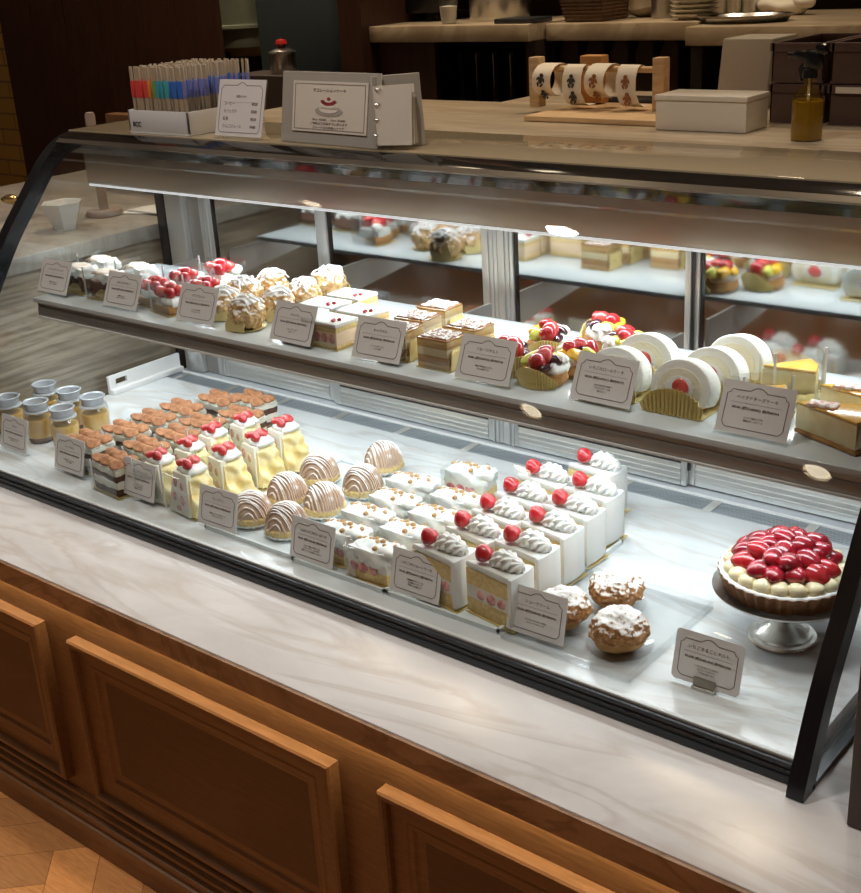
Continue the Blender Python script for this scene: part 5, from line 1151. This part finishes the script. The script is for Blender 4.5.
child(MB().lathe([(0, .060), (.036, .060), (.012, .070), (0, .071)], M_STEEL, seg=28), 'lid', sp0)
child(MB().lathe([(0, .070), (.010, .071), (.017, .080), (.014, .090), (0, .093)], mat('red_knob_plastic', (.55, .03, .03), .3), seg=20), 'red_knob', sp0)['label'] = 'red knob'
one(MB().span((-.16, 0, 0), (.12, .14, zo-.0015), M_KIT, .003), 'dark_side_cabinet', 'dark low cabinet under the small steel pot', 'cabinet', loc=(p.x, yo-.07, .001))
p0, p1 = px(340, 40, yk-.03), px(363, 40, yk-.03)
struct(MB().span((p0.x, yk-.03, 0), (p1.x-.002, yk+.25, 2.75), M_DARKW).build('trim_1'))
# ------------------------------------------------------------------ left of the case: side counter with bowl and towel pole
xs = XL-.035; zs_ = at(0, 262, x=xs).z
M_SIDE = mat('grey_brown_grained_panel', (.17, .125, .085), .5, col2=(.36, .29, .215), noise_scale=7, stretch=(1, .8, 14), lo=.38, hi=.62)
M_SMARB = marble_mat('grey_side_marble', (.38, .345, .30), (.27, .235, .20), (.20, .165, .135), .3, 3, (1.5, 3, 1), 1.2)
sd = thing('side_counter', 'side counter with a grey marble top left of the cake case', 'counter', (xs-.4, 1.75, 0))
def sk(o): o.parent = sd; o.data.transform(Matrix.Translation(-sd.location)); return o
sk(MB().span((xs-.9, 1.20, zs_-.035), (xs, 2.42, zs_), M_SMARB, .002).build('marble_top'))
sk(MB().span((xs-.89, 1.21, ZM+.001), (xs-.012, 2.41, zs_-.035), M_SIDE).build('panel_body'))
p = at(66, 229, z=zs_)
bw = thing('white_bowl', 'white angular bowl on the side counter seen through the end glass', 'bowl', (p.x, p.y, zs_+.0006), .3)
rb = (at(84, 206, z=zs_+.05)-at(42, 208, z=zs_+.05)).length/2
child(MB().lathe([(0, 0), (rb*.5, 0), (rb*.55, .004), (rb*1.0, .06), (rb*1.02, .063), (rb*.95, .062), (rb*.5, .008), (0, .006)], mat('white_porcelain', (.78, .77, .74), .2, coat=.3), seg=6), 'bowl_body', bw, sharp=20)
child(MB().lathe([(0, -.0002), (rb*.48, -.0002), (rb*.48, .002), (0, .002)], mat('white_porcelain', (.78, .77, .74), .2), seg=24), 'foot_ring', bw)
p = at(105, 215, z=zs_)
pt_ = thing('towel_pole', 'wooden paper holder pole with round base on the side counter', 'holder', (p.x, p.y, zs_+.0006))
child(MB().lathe([(0, 0), (.045, 0), (.046, .004), (.042, .014), (0, .015)], mat('taupe_wood', (.30, .22, .17), .5), seg=32), 'round_base', pt_)
child(MB().lathe([(0, .014), (.012, .014), (.012, .24), (.009, .246), (0, .247)], mat('taupe_wood', (.30, .22, .17), .5), seg=18), 'pole', pt_)
p = at(128, 212, z=zs_)
for k in range(2):
    one(MB().prism([(-.07, -.04), (.08, -.03), (.09, .05), (-.06, .045)], 0, .003, mat('white_napkin', (.74, .72, .69), .8), .0005), 'paper_sheet', ('upper' if k else 'lower')+' white paper sheet beside the towel pole on the side counter', 'paper', 'paper sheets', loc=(p.x+.06+.02*k, p.y+.03, zs_+.0006+k*.0045), rz=.3-.35*k)
p = at(52, 170, x=-2.62)
one(MB().span((-.30, 0, 0), (0, .04, .20), M_WOOD, .004), 'wooden_box_front', 'brown wooden board standing upright on the side counter', 'board', loc=(p.x+.06, p.y+.35, zs_+.0006))
p = at(14, 192, x=-2.75)
gd = MB()
for k in range(5): gd.blob((.02*math.cos(k*1.3), .02*math.sin(k*1.3), .02+.008*k), (.022, .014, .010), mat('gold_ornament', (.62, .44, .18), .25, metal=.9), .004, 40, 3, seed=k)
one(gd, 'gold_ornament', 'small gold ornament beside the upright wooden board', 'ornament', loc=(p.x, p.y, zs_+.001))
# ------------------------------------------------------------------ light
def area(name, loc, rot, sx, sy, power, col, spread=None):
    l = bpy.data.lights.new(name, 'AREA'); l.shape = 'RECTANGLE'; l.size = sx; l.size_y = sy; l.energy = power; l.color = col
    if spread: l.spread = spread
    o = bpy.data.objects.new(name, l); COL.objects.link(o); o.location = loc; o.rotation_euler = rot
    return o
xm, xw = (XL+XR)/2, XR-XL-.1
area('case_strip_light', (xm, YH-.004, ZH-.009), (R(-8), 0, 0), xw, .02, 6.2, (.90, .96, 1))
area('shelf_strip_light', (xm, ysf+.024, ZS-.042), (R(6), 0, 0), xw, .03, 2.6, (.90, .96, 1))
area('shelf_rear_fill', (xm, 1.53, ZS-.012), (0, 0, 0), xw, .03, 4.2, (.90, .96, 1))  # added fill without a fitting, evens the light over the rear floor
area('under_counter_light', (-1.5, .984, .5255), (0, 0, 0), 3.4, .005, 4.0, (1, .80, .50))
M_LAMP = mat('downlight_glow', (1, .9, .7), .5, emit=(1, .86, .62), estr=9)
M_TRIMW = mat('downlight_trim', (.7, .66, .6), .5)
def spot(x, y, power, ang=95, blend=.6, col=(1, .93, .83), z=2.72, tgt=None, size=.05):
    l = bpy.data.lights.new('downlight_lamp', 'SPOT'); l.energy = power; l.spot_size = R(ang); l.spot_blend = blend; l.color = col; l.shadow_soft_size = size
    o = bpy.data.objects.new('downlight_lamp', l); COL.objects.link(o); o.location = (x, y, z)
    return o
k = 0
for (x, y, p) in [(-3.2, .90, 35), (-2.1, .90, 35), (-1.1, .90, 35), (-.2, .90, 35), (-2.7, -.7, 15), (-1.5, -.7, 15), (-.4, -.7, 15), (.8, -.7, 15), (-2.1, -2.0, 18), (-.5, -2.0, 18), (-1.3, -1.35, 8), (.2, -1.35, 8), (-3.0, -1.35, 8), (-1.0, -2.6, 8), (.9, -2.0, 10), (1.3, -1.35, 8), (-.1, -2.7, 8), (1.4, -.2, 10), (-3.6, 2.2, 20), (-3.35, 2.95, 30), (-2.0, 2.25, 14), (-.8, 2.2, 14), (-2.55, 2.40, 34), (-2.3, 2.6, 34), (-1.2, 2.6, 34)]:  # lamps over the rear counters are added to brighten the background
    d = MB(); d.lathe([(0, 0), (.036, 0), (.047, .012)], M_LAMP, seg=20); d.lathe([(.047, .012), (.05, -.004), (.062, -.004), (.062, .03)], M_TRIMW, seg=20)
    o = d.build('downlight', loc=(x, y, 2.735)); tag(o, 'round recessed ceiling downlight out of view, rear ones added to light the background', 'ceiling light', 'recessed ceiling downlights')
    spot(x, y, p, col=(1, .80, .56) if y > 2 else (1, .955, .90))
w = bpy.data.worlds.new('room'); sc.world = w; w.use_nodes = True
w.node_tree.nodes['Background'].inputs[0].default_value = (.35, .28, .2, 1); w.node_tree.nodes['Background'].inputs[1].default_value = .05
sc.view_settings.view_transform = 'Standard'; sc.view_settings.look = 'None'; sc.view_settings.exposure = 0; sc.view_settings.gamma = 1; sc.view_settings.use_curve_mapping = False
sc.cycles.transparent_max_bounces = 32; sc.cycles.max_bounces = 8; sc.cycles.diffuse_bounces = 4; sc.cycles.glossy_bounces = 5
sc.cycles.caustics_reflective = False; sc.cycles.caustics_refractive = False; sc.cycles.sample_clamp_indirect = 4
sc.cycles.use_denoising = True
